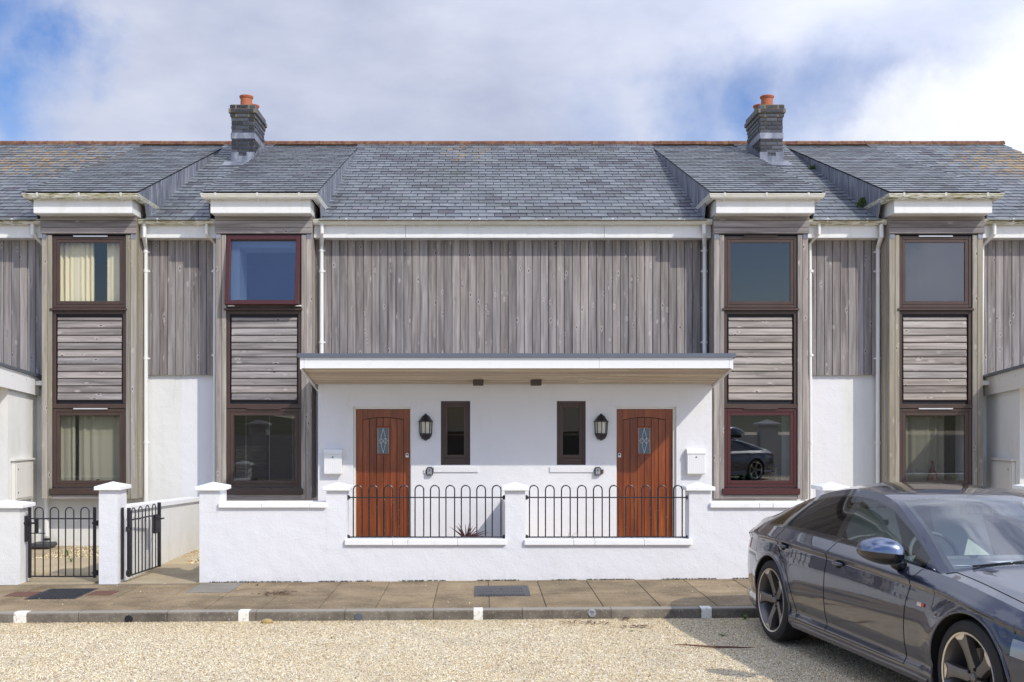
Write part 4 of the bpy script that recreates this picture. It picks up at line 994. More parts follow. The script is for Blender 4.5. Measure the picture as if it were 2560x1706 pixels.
# ================================================================= railings and gates
def hoop_mb(x, w_, z0, zt, y, r=.0085):
    k = 9; c = zt - w_ / 2
    pts = [(x, y, z0)] + [(x, y, c)] + [(x + w_ / 2 - w_ / 2 * math.cos(math.pi * t / k), y, c + w_ / 2 * math.sin(math.pi * t / k)) for t in range(1, k)] + [(x + w_, y, c), (x + w_, y, z0)]
    return MB().tube(pts, r, 6)
YR = 12.98
def railing(x0, dx, n, xl, xr, lab):
    t = empty('bow_top_railing', ((xl + xr) / 2, YR, PZ(1343, YR)), lab, 'railing', 'bow-topped railings on the white wall')
    z0, zr, zt = PZ(1343, YR), PZ(1244, YR), PZ(1214, YR)
    h0 = None
    for k in range(n):
        if h0 is None: h0 = hoop_mb(x0, .103, z0, zt, YR).build('hoop', M_iron, t, smooth=True)
        else:
            c = copy_piece(h0, t, WO[h0.name] + Vector((dx * k, 0, 0)), rot=(random.uniform(-.004, .004), 0, 0))
    for z in (z0, zr): B(xl, xr, YR - .011, YR + .011, z - .0065, z + .0065).build('rail', M_iron, t)
    for x, s in ((xl, 1), (xr, -1)):
        for z in (z0, zr):
            b = MB().lathe([(.0, -.02), (.024, -.012), (.026, .004), (.012, .018), (0, .02)], (x + s * .012, YR, z), 8, axis='X')
            b.box(x - .004 - (s < 0) * 0, x + .004, YR - .02, YR + .02, z - .03, z + .03)
            b.build('wall_bracket', M_iron, t)
    return t
railing(PX(883.3, YR), .1828, 10, PX(869, YR), PX(1262, YR), 'black bow-topped railing in front of the left-hand door, paint worn off its bars')
railing(PX(1323.7, YR), .1895, 10, PX(1315, YR), PX(1721, YR), 'black bow-topped railing in front of the right-hand door')
# closed gate
YG = 13.0
g1 = empty('garden_gate', (PX(155, YG), YG, .13), 'closed black bow-topped gate between the wall end and the gate pillar', 'gate')
gx0, gx1 = PX(71, YG), PX(240, YG); zb, zt = PZ(1443, YG), PZ(1268, YG)
for a, b_ in ((gx0, gx0 + .033), (gx1 - .033, gx1)): B(a, b_, YG - .016, YG + .016, zb - .01, zt - .002, .003).build('stile', M_ironclean, g1)
for k in range(4): hoop_mb(PX(87.5 + k * 38.2, YG), .098, zb + .01, zt - .004, YG, .0075).build('hoop', M_ironclean, g1, smooth=True)
for z in (PZ(1297, YG), zb + .008): B(gx0 + .034, gx1 - .034, YG - .012, YG + .012, z - .007, z + .007).build('rail', M_ironclean, g1)
B(gx0 + .034, gx0 + .20, YG - .010, YG + .010, PZ(1333.5, YG) - .005, PZ(1333.5, YG) + .005).build('lock_rail', M_ironclean, g1)
B(PX(90, YG), PX(96, YG), YG - .014, YG + .010, PZ(1333, YG), PZ(1298, YG)).build('lock_bar', M_ironclean, g1)
MB().tube([(gx0 - .06, YG - .02, PZ(1308, YG)), (gx0 + .11, YG - .02, PZ(1308, YG))], .012, 8).lathe([(.020, -.01), (.020, .01), (0, .014)], (gx0 + .02, YG - .02, PZ(1308, YG)), 10, axis='Y').build('latch', M_ironclean, g1)
B(gx0 - .055, gx0 - .012, YG - .01, YG + .02, PZ(1355, YG), PZ(1290, YG), .004).build('strike_plate', M_ironclean, g1)
for z in (PZ(1308, YG), PZ(1432, YG)): MB().tube([(gx1 - .045, YG - .01, z), (gx1 + .02, YG - .01, z)], .010, 8).lathe([(.018, -.03), (.018, .03)], (gx1 + .016, YG - .01, z), 10).build('hinge', M_ironclean, g1)
# open gate, swung inwards by a right angle; built closed along X then turned
g2 = empty('garden_gate', (PX(322, 12.98), 12.98, .10), 'open black bow-topped gate swung inwards beside the low side wall', 'gate')
ox, oy = g2.location.x, 12.98; WO[g2.name] = Vector((ox, oy, .10)); L = .93; zb, zt = .128, .945
for a, b_ in ((ox - .016, ox + .022), (ox + L - .04, ox + L)): B(a, b_, oy - .018, oy + .018, zb, zt, .003).build('stile', M_ironclean, g2)
for k in range(4): hoop_mb(ox + .075 + k * .205, .108, zb + .02, zt - .01, oy, .0075).build('hoop', M_ironclean, g2, smooth=True)
for z in (zt - .15, zb + .012): B(ox + .023, ox + L - .041, oy - .012, oy + .012, z - .007, z + .007).build('rail', M_ironclean, g2)
B(ox + L - .19, ox + L - .041, oy - .022, oy + .014, zt - .38, zt - .16, .004).build('lock_box', M_ironclean, g2)
MB().tube([(ox + L - .10, oy - .06, zt - .2), (ox + L - .02, oy - .06, zt - .2)], .010, 8).tube([(ox + L - .06, oy - .06, zt - .2), (ox + L - .06, oy, zt - .2)], .007, 6).build('handle', M_ironclean, g2)
for z in (zt - .25, zb + .05): MB().tube([(ox - .06, oy, z), (ox + .03, oy, z)], .011, 8).lathe([(.024, -.03), (.024, .03)], (ox - .04, oy - .01, z), 10).lathe([(.016, -.012), (.02, 0), (.016, .012)], (ox - .02, oy - .02, z), 8, axis='Y').build('hinge', M_iron, g2)
g2.rotation_euler = (0, 0, R(84))
B(ox - .085, ox - .062, oy - .02, oy + .02, .10, .95, .003).build('gate_post', M_ironclean, gp)
gp.children[-1]

# ================================================================= things on the porch
def lantern(px_, lab):
    x = PX(px_, PF - .05); zt, zb = PZ(1036, PF - .08), PZ(1102, PF - .08); H = zt - zb
    t = empty('wall_lantern', (x, PF, zb), lab, 'lantern', 'black half lanterns on the porch wall'); y = PF - .001
    B(x - .035, x + .035, y - .012, y, zb + .08, zt - .10, .003).build('back_plate', M_iron, t)
    r = .088; a0, a1 = math.pi, 2 * math.pi; c = (x, y - .012, 0)
    z0, z1 = zb + .36 * H * .78, zb + .73 * H
    MB().lathe([(r + .02, z1 - .006), (r + .022, z1 + .004), (r + .004, z1 + .014), (r - .01, z1 + .035), (.052, z1 + .075), (.020, z1 + .098), (.010, z1 + .112), (.010, zt - .016), (.007, zt)], c, 12, a0, a1).build('roof', M_iron, t, smooth=True)
    MB().lathe([(r, z0), (r + .002, z0 - .02), (r - .004, z0 - .035), (r - .012, z0 - .055), (.055, z0 - .085), (.022, z0 - .098), (.012, z0 - .108), (.010, zb + .004), (.006, zb)], c, 12, a0, a1).build('base', M_iron, t, smooth=True)
    MB().lathe([(r - .012, z0), (r - .006, z1)], c, 4, a0, a1).build('lamp_glass', M_lampglass, t)
    for k in range(5):
        a = a0 + (a1 - a0) * k / 4; q = (c[0] + (r - .002) * math.cos(a), c[1] + (r - .002) * math.sin(a))
        MB().tube([(q[0], q[1], z0 - .01), (c[0] + (r + .006) * math.cos(a), c[1] + (r + .006) * math.sin(a), z1 + .01)], .0065, 5).build('glazing_bar', M_iron, t)
lantern(1064, 'black half lantern between the left-hand door and the small window')
lantern(1503.5, 'black half lantern between the small window and the right-hand door')
def postbox(xa, xb, lab):
    x0, x1 = PX(xa, PF - .08), PX(xb, PF - .08); z0, z1 = PZ(1187, PF - .08), PZ(1122.5, PF - .08)
    t = empty('post_box', ((x0 + x1) / 2, PF, z0), lab, 'post box', 'white post boxes beside the front doors'); y = PF - .002
    zl = z1 - .075
    MB().prism([(y, z0 + .02), (y - .075, z0), (y - .088, z0 + .012), (y - .088, zl), (y, zl)], x0 + .004, x1 - .004, 'YZ').build('box_body', M_white, t, bevel=.006)
    MB().prism([(y, zl + .003), (y - .098, zl - .004), (y - .100, zl + .02), (y - .085, z1 - .012), (y - .06, z1), (y, z1)], x0 - .002, x1 + .002, 'YZ').build('lid', M_white, t, bevel=.004)
    n = 9
    for k in range(n):
        xx = x0 + .02 + (x1 - x0 - .04) * k / (n - 1)
        B(xx - .010, xx + .010, y - .0905, y - .087, z0 + .02, zl - .01, .001).build('ridge', M_white, t)
    MB().lathe([(.011, 0), (.011, -.006), (0, -.006)], ((x0 + x1) / 2, y - .090, zl - .045), 12, axis='Y').build('lock', M_flash, t)
postbox(809, 855, 'white ribbed post box left of the left-hand door')
postbox(1717, 1764, 'white ribbed post box right of the right-hand door')
def keysafe(px_, s, lab, stain):
    x, z = PX(px_, PF - .03), PZ(1178.5, PF - .03); y = PF - .021
    t = empty('key_safe', (x, PF, z - .06), lab, 'key safe', 'key safes at the ends of the small sills')
    MB().prism([(x - .046, z - .06), (x + .046, z - .06), (x + .046, z + .04), (x + .03, z + .06), (x - .03, z + .06), (x - .046, z + .04)], y - .03, y + .02).build('cover', M_reveal, t, bevel=.004)
    MB().prism([(x - .034, z - .052), (x + .034, z - .052), (x + .034, z + .030), (x + .02, z + .046), (x - .02, z + .046), (x - .034, z + .03)], y - .038, y - .031).build('face', mat('key_safe_face', (.36, .37, .39), .4, .4) if stain else bpy.data.materials['key_safe_face_grey'], t)
    MB().lathe([(.016, 0), (.016, -.006), (0, -.006)], (x, y - .038, z + .018), 12, axis='Y').build('dial', M_flash, t)
    for k in range(4): B(x - .020 + k * .011, x - .012 + k * .011, y - .042, y - .038, z - .046, z - .038).build('button', M_reveal, t)
    xs = (x + s * .05, x + s * .085)
    B(*xs, PF - .02, PF - .001, z - .035, z + .025, .003).build('bell_push', M_offwhite if not stain else M_rust, t)
mat('key_safe_face_grey', (.34, .35, .37), .4, .4)
keysafe(1074, -1, 'grey and black key safe with a bell push, left end of the left sill', False)
keysafe(1494.5, 1, 'grey and black key safe beside a rusty patch, right end of the right sill', True)

# ================================================================= curtains, ornaments behind the glass
def curtain(x0, x1, z0, z1, y, m, lab, folds=6, amp=.03, gather=0.0, group=None):
    mb = MB(); nx, nz = folds * 6, 8
    for j in range(nz + 1):
        v = j / nz; z = z0 + (z1 - z0) * v
        for k in range(nx + 1):
            u = k / nx; uu = u * (1 - gather * (1 - v) ** 2)
            mb.v.append((x0 + (x1 - x0) * uu, y + amp * math.sin(u * folds * 2 * math.pi + .7 * math.sin(3 * v)) * (.5 + .5 * math.sin(u * 9)), z))
    for j in range(nz):
        for k in range(nx):
            a = j * (nx + 1) + k; mb.f.append((a, a + 1, a + nx + 2, a + nx + 1))
    o = mb.build('curtain', m, None, smooth=True, label=lab, cat='curtain', group=group, origin=((x0 + x1) / 2, y, z0))
    sm = o.modifiers.new('thickness', 'SOLIDIFY'); sm.thickness = .004
    return o
a, b_ = BAYS[0]; yc = BF + .215
curtain(a + .16, PX(235, yc), 3.68, 4.74, yc, M_curtain, 'cream pleated curtain at the left of the upper window in the left-hand house', 7)
curtain(PX(268, yc), b_ - .10, 3.68, 4.74, yc, M_curtain, 'cream curtain hanging at the right of the upper window in the left-hand house', 3, .015)
curtain(a + .16, PX(188, yc), 1.0, 2.13, yc, M_curtain_grey, 'pale curtain at the left of the lower window in the left-hand house', 3, .02)
curtain(PX(196, yc), b_ - .12, 1.0, 2.13, yc + .02, M_curtain_grey, 'pale curtain at the right of the lower window in the left-hand house', 6, .02)
M_curtain_dim = mat('dim_green_curtain', (.17, .17, .135), .85)
a, b_ = BAYS[3]
curtain(a + .14, b_ - .12, 3.68, 4.74, yc, M_curtain_grey, 'sheer grey curtain in the upper window of the right-hand house', 8, .02)
curtain(a + .14, PX(2362, yc), 1.0, 2.13, yc + .02, M_curtain_dim, 'grey green curtain in the lower window of the right-hand house', 7, .03)
a, b_ = BAYS[2]
curtain(PX(1955, yc), b_ - .13, 1.0, 2.13, yc + .03, M_curtain, 'cream curtain at the right of the lower window with potted plants', 2, .015)
a, b_ = BAYS[1]
bl = empty('venetian_blind', ((a + b_) / 2, MW + .02, 1.02), 'dark venetian blind drawn in the lower window left of the doors', 'blind')
z = 1.03; k = 0
while z < 2.10:
    slope_box(a + .20, b_ - .20, MW + .0, MW + .022, z, z + .001, z + .012, z + .013).build('blind_slat', mat('dark_blind', (.05, .05, .055), .4) if k == 0 else bpy.data.materials['dark_blind'], bl); z += .022; k += 1
for xx in (a + .36, (a + b_) / 2, b_ - .36): MB().tube([(xx, MW - .004, 1.03), (xx, MW - .004, 2.1)], .0015, 4).build('cord', bpy.data.materials['white_trim'], bl)
M_pot = mat('white_glazed_pot', (.74, .72, .62), .3)
def blades(mb, c, n, h, spread, w_=.006, seed=1):
    r = random.Random(seed)
    for _ in range(n):
        a = r.uniform(0, 2 * math.pi); s = spread * r.uniform(.3, 1); hh = h * r.uniform(.6, 1); px_, py_ = -math.sin(a), math.cos(a)
        pts = []
        for t in (0, .35, .7, 1):
            q = s * t ** 1.5; ww = w_ * (1 - t) + .0006
            p = Vector((c[0] + q * math.cos(a), c[1] + q * math.sin(a), c[2] + hh * (t - .18 * t ** 3)))
            pts += [p + Vector((px_, py_, 0)) * ww, p - Vector((px_, py_, 0)) * ww]
        f = [(0, 1, 3, 2), (2, 3, 5, 4), (4, 5, 7, 6)]
        mb.add(pts, f)
ys = BF + .155
for k, (px_, hh) in enumerate(((1841, .11), (1859, .15), (1880, .13))):
    x = PX(px_, ys)
    t = empty('potted_plant', (x, ys, .985), ['small grassy plant in a white jug, leftmost of three on the lower bay sill', 'taller grassy plant in a white pot, middle of three on the lower bay sill', 'small grassy plant in a tapered pot, rightmost of three on the lower bay sill'][k], 'potted plant', 'potted plants on the window sill')
    MB().lathe([(.0, 0), (.024, 0), (.028, .02), (.024, .045), (.017, .055), (.019, .062)], (x, ys, .986), 14).build('pot', M_pot, t, smooth=True)
    mb = MB(); blades(mb, (x, ys, 1.04), 22, hh + .05, .07, .004, k); mb.build('leaves', mat('window_leaf', (.16, .30, .15), .5) if k == 0 else bpy.data.materials['window_leaf'], t, kind=None)
x = PX(1940, ys)
t = empty('wire_ornament', (x, ys, .985), 'slim white wire figure standing on the sill of the lower right bay window', 'ornament')
mb = MB()
for zc_, rx, rz in ((.06, .016, .05), (.135, .022, .028), (.19, .018, .026), (.245, .010, .028)):
    mb.tube([(x + rx * math.cos(q), ys, .99 + zc_ + rz * math.sin(q)) for q in np.linspace(0, 2 * math.pi, 13)[:-1]], .0025, 5, closed=True)
mb.tube([(x, ys, .986), (x, ys, 1.02)], .003, 5); mb.build('wire', M_pot, t)
x = PX(2331, ys)
t = empty('vase', (x, ys, .985), 'dark red slender-necked vase in the lower window of the right-hand house', 'vase')
MB().lathe([(0, 0), (.05, 0), (.075, .04), (.083, .10), (.07, .17), (.035, .24), (.020, .30), (.018, .36), (.026, .385), (.02, .385)], (x, ys, .986), 24).build('body', mat('red_glaze', (.07, .002, .004), .2), t, smooth=True)
MB().lathe([(.0345, .225), (.0275, .27), (.022, .29)], (x, ys, .986), 24).build('gold_band', mat('brass_band', (.4, .28, .12), .35, .8), t, smooth=True)
x = PX(2386, ys)
t = empty('potted_plant', (x, ys, .985), 'bright green spiky plant beside the red vase in the right-hand lower window', 'potted plant')
MB().lathe([(0, 0), (.05, 0), (.06, .05), (.055, .055)], (x, ys, .986), 14).build('pot', M_pot, t)
mb = MB(); blades(mb, (x, ys, 1.03), 40, .17, .14, .006, 9); mb.build('leaves', M_green, t)
x = PX(241, ys)
t = empty('sill_ornament', (x, ys, .985), 'small black and brown ornament on the lower sill of the left-hand house', 'ornament')
MB().lathe([(0, 0), (.03, 0), (.045, .03), (.03, .06), (0, .07)], (x, ys, .986), 10).build('body', M_rust, t, smooth=True)
B(x, x + .05, ys - .01, ys + .01, 1.05, 1.09, .006).build('head', M_reveal, t)

# ================================================================= plants, litter, loose stones
t = empty('cordyline_plant', (PX(1166, 15.0), 15.0, .10), 'spiky reddish cordyline behind the left railing near the middle pillar', 'plant')
mb = MB(); x, y = PX(1166, 15.0), 15.0
r = random.Random(4)
for k in range(26):
    a = r.uniform(-.15, 1.15) * math.pi; up = r.uniform(.15, 1); ln = r.uniform(.22, .36); d = Vector((math.cos(a) * (1.1 - up * .75), r.uniform(-.5, .3), up)).normalized()
    p0 = Vector((x, y, .34)); s = d.cross(Vector((0, 1, 0))).normalized() * .009; P_ = []
    for q, ww in ((0, .6), (.3, 1), (.65, .7), (1, .08)):
        p = p0 + d * ln * q - Vector((0, 0, .16 * ln * q * q)); P_ += [p + s * ww, p - s * ww]
    mb.add(P_, [(0, 1, 3, 2), (2, 3, 5, 4), (4, 5, 7, 6)])
mb.build('blades', M_purple, t); MB().tube([(x, y, .09), (x, y, .36)], .02, 7).build('stem', M_rust, t)
t = empty('cordyline_plant', (PX(1416, 15.2), 15.2, .10), 'few dark blade tips showing above the coping behind the right railing', 'plant')
mb = MB(); blades(mb, (PX(1416, 15.2), 15.2, .2), 9, .34, .22, .007, 11); mb.build('blades', M_purple, t); MB().tube([(PX(1416, 15.2), 15.2, .09), (PX(1416, 15.2), 15.2, .21)], .015, 7).build('stem', M_rust, t)
def tuft(px_, py_, D, n, h, s, m, lab, seed, z=.0):
    x = PX(px_, D); mb = MB(); z = z + SL * x; blades(mb, (x, D, z), n, h, s, .004, seed)
    return mb.build('weed', m, None, label=lab, cat='weed', origin=(x, D, z))
tuft(1862, 1536, 10.80, 26, .06, .09, M_green, 'small bright green weed at the foot of the kerb beside the car', 1)
tuft(1807, 1592, 9.95, 24, .03, .08, M_green, 'flat green weed in the gravel left of the rear wheel', 2)
tuft(1580, 1583, 10.2, 10, .02, .04, M_green, 'tiny pale green sprout in the sunlit gravel', 3)
tuft(828, 1592, 9.97, 12, .025, .06, M_green, 'tiny green weed in the gravel left of centre', 4)
tuft(643, 1463, 12.6, 14, .03, .05, M_darkgreen, 'small weed in a pavement joint near the chamber cover', 5, .1)
tuft(170, 1380, 15.6, 26, .13, .14, M_green, 'yellow green weed growing behind the closed gate', 6, .1)
tuft(178, 1392, 14.9, 18, .10, .14, M_green, 'low weed on the path behind the closed gate', 7, .1)
def fernlump(c, r_, n, lab, m):
    mb = MB(); rr = random.Random(5)
    for _ in range(n):
        d = Vector((rr.gauss(0, 1), rr.gauss(0, 1), rr.gauss(0, 1))).normalized() * r_ * rr.random() ** .4
        d.z *= .75; p = Vector(c) + d; u = Vector((rr.uniform(-1, 1), rr.uniform(-1, 1), rr.uniform(-.4, 1))).normalized() * .035; v = u.cross(Vector((rr.random(), rr.random(), .3))).normalized() * .010
        mb.add([p - v, p + v, p + u * .7 + v * .8, p + u, p + u * .7 - v * .8], [(0, 1, 2, 3, 4)])
    return mb.build('moss_clump', m, None, label=lab, cat='plant', origin=c)
M_moss = mat('roof_moss', rough=.8, fn=lambda nt, b: setc(nt, b, MIXC(nt, NOISE(nt, geo_pos(nt), 20, 4), (.02, .045, .006), (.12, .17, .03))))
fernlump((PX(2166, 17.35), 17.35, mainz(17.35) + .06), .15, 420, 'round green clump of moss and fern in the valley above the right gutter', M_moss)
fernlump((PX(2032, 19.9), 19.9, mainz(19.9) + .02), .08, 120, 'small green moss clump higher up the same roof valley', M_moss)
for px_, D, ln, an, lab, m in ((1783, 9.45, .66, -.18, 'long thin brown twig lying on the shaded gravel near the rear wheel', M_rust),):
    x = PX(px_, D); pts = []
    for k in range(9):
        u = (k / 8 - .5) * ln; pts.append((x + u, D + .12 * math.cos(k / 8 * math.pi) ** 3 * .6 - .04, .018 + SL * x + .004 * math.sin(k)))
    MB().tube(pts, [.003, .005, .007, .008, .009, .009, .008, .006, .002], 6).build('twig', m, None, label=lab, cat='twig', origin=(x, D, .01))
def litter(x, D, w_, d_, n, m, lab, z, seed):
    mb = MB(); rr = random.Random(seed)
    for _ in range(n):
        a = rr.uniform(0, 6.28); px_, py_ = x + w_ * rr.gauss(0, .33), D + d_ * rr.gauss(0, .33); l = rr.uniform(.012, .03); tz = z + SL * px_ + rr.uniform(.001, .012)
        ca, sa = math.cos(a) * l, math.sin(a) * l
        mb.add([(px_ - ca, py_ - sa, tz), (px_ + sa * .4, py_ - ca * .4, tz + .004), (px_ + ca, py_ + sa, tz + .006), (px_ - sa * .4, py_ + ca * .4, tz)], [(0, 1, 2, 3)])
    return mb.build('dead_leaves', m, None, kind='stuff', label=lab, origin=(x, D, z))
M_deadleaf = mat('dead_leaf', (.10, .045, .025), .8)
litter(PX(1595, 10.35), 10.38, .22, .07, 40, M_deadleaf, 'dark scrap of dead leaves on the gravel below the kerb', .012, 1)
litter(PX(1558, 10.8), 10.78, .10, .05, 24, M_deadleaf, 'rusty leaf scraps at the foot of the kerb', .012, 2)
litter(PX(1465, 10.55), 10.60, .35, .12, 50, M_deadleaf, 'dark crumbs of leaf near the numbered disc', .012, 3)
litter(PX(690, 12.0), 12.0, .26, .22, 90, M_deadleaf, 'brown patch of trodden leaves on the pavement', .101, 4)
st = MB()
for _ in range(1):
    x, y = PX(667, 10.75), 10.76
    vs = []; 
    bm = bmesh.new(); bmesh.ops.create_icosphere(bm, subdivisions=2, radius=1)
    for v in bm.verts: v.co = Vector((v.co.x * .06, v.co.y * .04, v.co.z * .03)) * (1 + .15 * mnoise.noise(v.co * 2))
    st.add([(x + v.co.x, y + v.co.y, .015 + SL * x + v.co.z) for v in bm.verts], [tuple(q.index for q in f.verts) for f in bm.faces]); bm.free()
st.build('loose_stone', mat('tan_stone', (.38, .27, .11), .8), None, smooth=True, label='smooth tan stone lying against the kerb left of centre', cat='stone')
t = empty('pipe_shoe', (PX(117, 16.9), 16.8, .1), 'black gully surround at the foot of the downpipe behind the closed gate', 'drain')
B(PX(117, 16.9) - .16, PX(117, 16.9) + .16, 16.55, 16.93, .10 + SL * -6.7, .17 + SL * -6.7, .02).build('surround', M_cast, t)
MB().lathe([(.045, 0), (.06, .03)], (PX(117, 16.9), 16.9, .14), 12).build('collar', M_cast, t)

# gravel: real stones over the packed bed
def stones(n, xr_, yr_, size, palette, name, z0=0.0, label=None, seed=3, mask=None):
    g = np.random.default_rng(seed)
    X = g.uniform(*xr_, n); Y = g.uniform(*yr_, n)
    if mask is not None: k = mask(X, Y); X, Y = X[k], Y[k]; n = len(X)
    s = g.uniform(size[0], size[1], n) * .5; an = g.uniform(0, 6.283, n); el = g.uniform(.6, 1, n)
    base = np.array([[1, 0, -.1], [.25, .9, -.1], [-.85, .5, -.1], [-.8, -.55, -.1], [.3, -.95, -.1], [.12, .1, .62], [-.35, -.12, .5]])
    faces = np.array([[0, 1, 5], [1, 2, 5], [2, 6, 5], [2, 3, 6], [3, 4, 6], [4, 5, 6], [4, 0, 5]])
    P = base[None] * (1 + g.uniform(-.22, .22, (n, 7, 1)))
    P = P * s[:, None, None]; P[:, :, 1] *= el[:, None]
    c, sn = np.cos(an)[:, None], np.sin(an)[:, None]
    x = P[:, :, 0] * c - P[:, :, 1] * sn; y = P[:, :, 0] * sn + P[:, :, 1] * c
    tx, ty = g.normal(0, .35, (n, 1)), g.normal(0, .35, (n, 1))
    z = P[:, :, 2] + x * tx + y * ty
    Z0 = z0 + SL * X + g.uniform(0, .004, n)
    V = np.stack([x + X[:, None], y + Y[:, None], z + Z0[:, None]], 2).reshape(-1, 3)
    Fc = (faces[None] + (np.arange(n) * 7)[:, None, None]).reshape(-1, 3)
    o0 = np.array([(xr_[0] + xr_[1]) / 2, (yr_[0] + yr_[1]) / 2, z0]); V -= o0
    me = bpy.data.meshes.new(name); me.vertices.add(len(V)); me.vertices.foreach_set('co', V.ravel())
    me.loops.add(len(Fc) * 3); me.loops.foreach_set('vertex_index', Fc.ravel().astype(np.int32))
    me.polygons.add(len(Fc)); me.polygons.foreach_set('loop_start', np.arange(0, len(Fc) * 3, 3, dtype=np.int32))
    me.update(calc_edges=True)
    pal = np.array(palette); pick = pal[g.choice(len(pal), n, p=np.array(PALW) / sum(PALW))] * g.uniform(.62, 1.06, (n, 1)) * np.array([[1, .985, .93]])
    col = np.concatenate([np.repeat(pick, 7, 0), np.ones((n * 7, 1))], 1)
    at = me.color_attributes.new('stone', 'FLOAT_COLOR', 'POINT'); at.data.foreach_set('color', np.clip(col, 0, 1).ravel())
    me.materials.append(M_gravel)
    o = bpy.data.objects.new(name, me); link(o); o.location = o0; o['kind'] = 'stuff'
    if label: o['label'] = label
    return o
PAL = [(.98, .94, .80), (.94, .84, .58), (.79, .64, .38), (.60, .43, .21), (.46, .25, .10), (.34, .27, .17), (.20, .15, .11), (.72, .69, .60)]
PALW = [34, 27, 14, 8, 5, 5, 5, 8]
def gm(X, Y):
    bare = np.array([mnoise.noise(Vector((a * .9, b * 1.3, 0))) for a, b in zip(X[::1], Y[::1])]) if len(X) < 1000 else None
    return np.ones(len(X), bool)
stones(345000, (-5.9, 7.2), (7.0, 10.865), (.0065, .0135), PAL, 'gravel', .0, 'loose pale gravel covering the parking court', 3)
stones(5200, (-6.3, -3.3), (15.3, 16.9), (.014, .034), PAL, 'gravel', .09, 'pale gravel strip at the foot of the house behind the gates', 4)
stones(700, (-3.95, -3.30), (14.7, 15.7), (.03, .07), PAL, 'pebbles', .09, 'loose pebbles beside the path behind the open gate', 5)

mb = MB(); rr = random.Random(21)
for _ in range(1500):                                   # dark moss and grit caught along the foot of the front wall
    x = rr.uniform(-3.27, 4.3); cl_ = mnoise.noise(Vector((x * 2.3, 0, 0)))
    if cl_ < -.12: continue
    y = WF - rr.random() ** 2 * .035; z = .1015 + SL * x; l = rr.uniform(.004, .014); a = rr.uniform(0, 3.14)
    ca, sa = math.cos(a) * l, math.sin(a) * l
    mb.add([(x - ca, y - sa, z), (x + ca, y + sa, z), (x + ca * .4, y + .004, z + l * 1.1), (x - sa, y + ca * .3, z + .002)], [(0, 1, 2), (0, 2, 3)])
mb.build('moss_line', mat('dark_grit', (.045, .042, .025), .9), None, kind='stuff', label='dark moss and grit along the foot of the white wall', origin=(0, WF, .1))

stones(260, (-5.2, 6.0), (KB_ + .02, WF - .03), (.006, .016), PAL, 'scattered_grit', .1015, 'pale grit kicked up onto the pavement', 12)
# ================================================================= the parked car, built in its own frame: x forward, y left, z up, rear axle at the origin
def pchip(xs, ys, q):
    xs, ys, q = np.asarray(xs, float), np.asarray(ys, float), np.asarray(q, float)
    o = np.argsort(xs); xs, ys = xs[o], ys[o]
    h = np.diff(xs); d = np.diff(ys) / h; m = np.zeros_like(ys); m[0], m[-1] = d[0], d[-1]
    for i in range(1, len(xs) - 1):
        if d[i - 1] * d[i] > 0:
            w1, w2 = 2 * h[i] + h[i - 1], h[i] + 2 * h[i - 1]; m[i] = (w1 + w2) / (w1 / d[i - 1] + w2 / d[i])
    k = np.clip(np.searchsorted(xs, q) - 1, 0, len(xs) - 2); t = np.clip((q - xs[k]) / h[k], 0, 1)
    return (2 * t**3 - 3 * t**2 + 1) * ys[k] + (t**3 - 2 * t**2 + t) * h[k] * m[k] + (-2 * t**3 + 3 * t**2) * ys[k + 1] + (t**3 - t**2) * h[k] * m[k + 1]
CW = ([-1.10, -1.05, -.95, -.7, -.3, .3, 1.5, 2.4, 2.92, 3.2, 3.5, 3.7, 3.8, 3.85], [.56, .665, .76, .862, .93, .955, .945, .95, .957, .935, .86, .74, .62, .50])
CT = ([-1.10, -1.0, -.9, -.5, 0, .8, 1.5, 2.25, 2.6, 2.9, 3.3, 3.6, 3.75, 3.85], [.80, .875, .915, .955, .968, .955, .94, .912, .893, .862, .79, .715, .655, .58])
CR_ = [(-.86, None, None), (-.75, .70, .975), (-.5, .675, 1.040), (-.2, .645, 1.138), (.15, .62, 1.236), (.5, .605, 1.312), (.9, .60, 1.352), (1.2, .61, 1.345), (1.5, .64, 1.305), (1.8, .69, 1.198), (2.1, .75, 1.068), (2.3, .805, .972), (2.46, None, None)]
def fW(x): return pchip(*CW, x)
def fT(x): return pchip(*CT, x)
INS = ([0, .07, .13, .19, .30, .5, .7, .80, .855, .885, .93, 1.0], [.060, .018, .016, .034, .014, .0, .006, .020, .026, .012, .045, .110])
def sideY(x, z):
    s = np.clip((z - .175) / (fT(x) - .175), 0, 1); y = fW(x) - pchip(*INS, s)
    for xw in (0, 2.914):                              # swelling over the wheels
        y = y + .012 * np.exp(-((np.hypot(x - xw, z - .345) - .40) / .07) ** 2)
    return y
RX = [r[0] for r in CR_]
RY = [(r[1] if r[1] is not None else float(fW(r[0])) - .11) for r in CR_]; RZc = [(r[2] if r[2] is not None else float(fT(r[0]))) for r in CR_]
def fR(x): return pchip(RX, RY, x), pchip(RX, RZc, x)
M_carpaint = mat('dark_metallic_paint', (.010, .016, .040), .34, .30, Coat_Weight=1.0, Coat_Roughness=.006, Coat_IOR=1.66)
M_gloss = mat('gloss_black_trim', (.006, .006, .008), .12, Coat_Weight=.5)
M_rubber = mat('tyre_rubber', (.012, .012, .014), .75)
M_cavity = mat('dark_cavity', (.003, .003, .003), .9)
M_rim = mat('dark_titanium_rim', (.17, .16, .155), .40, .7)
M_mach = mat('machined_alloy', (.62, .58, .53), .28, .85)
M_mirrorcap = mat('satin_aluminium_cap', (.22, .25, .33), .25, 1.0)
M_carglass = glass_mat('car_window_glass', (.70, .80, .76), .08)
M_cardark = glass_mat('privacy_glass', (.012, .012, .014), .06)
M_screen = glass_mat('windscreen_glass', (.84, .92, .94), .21)
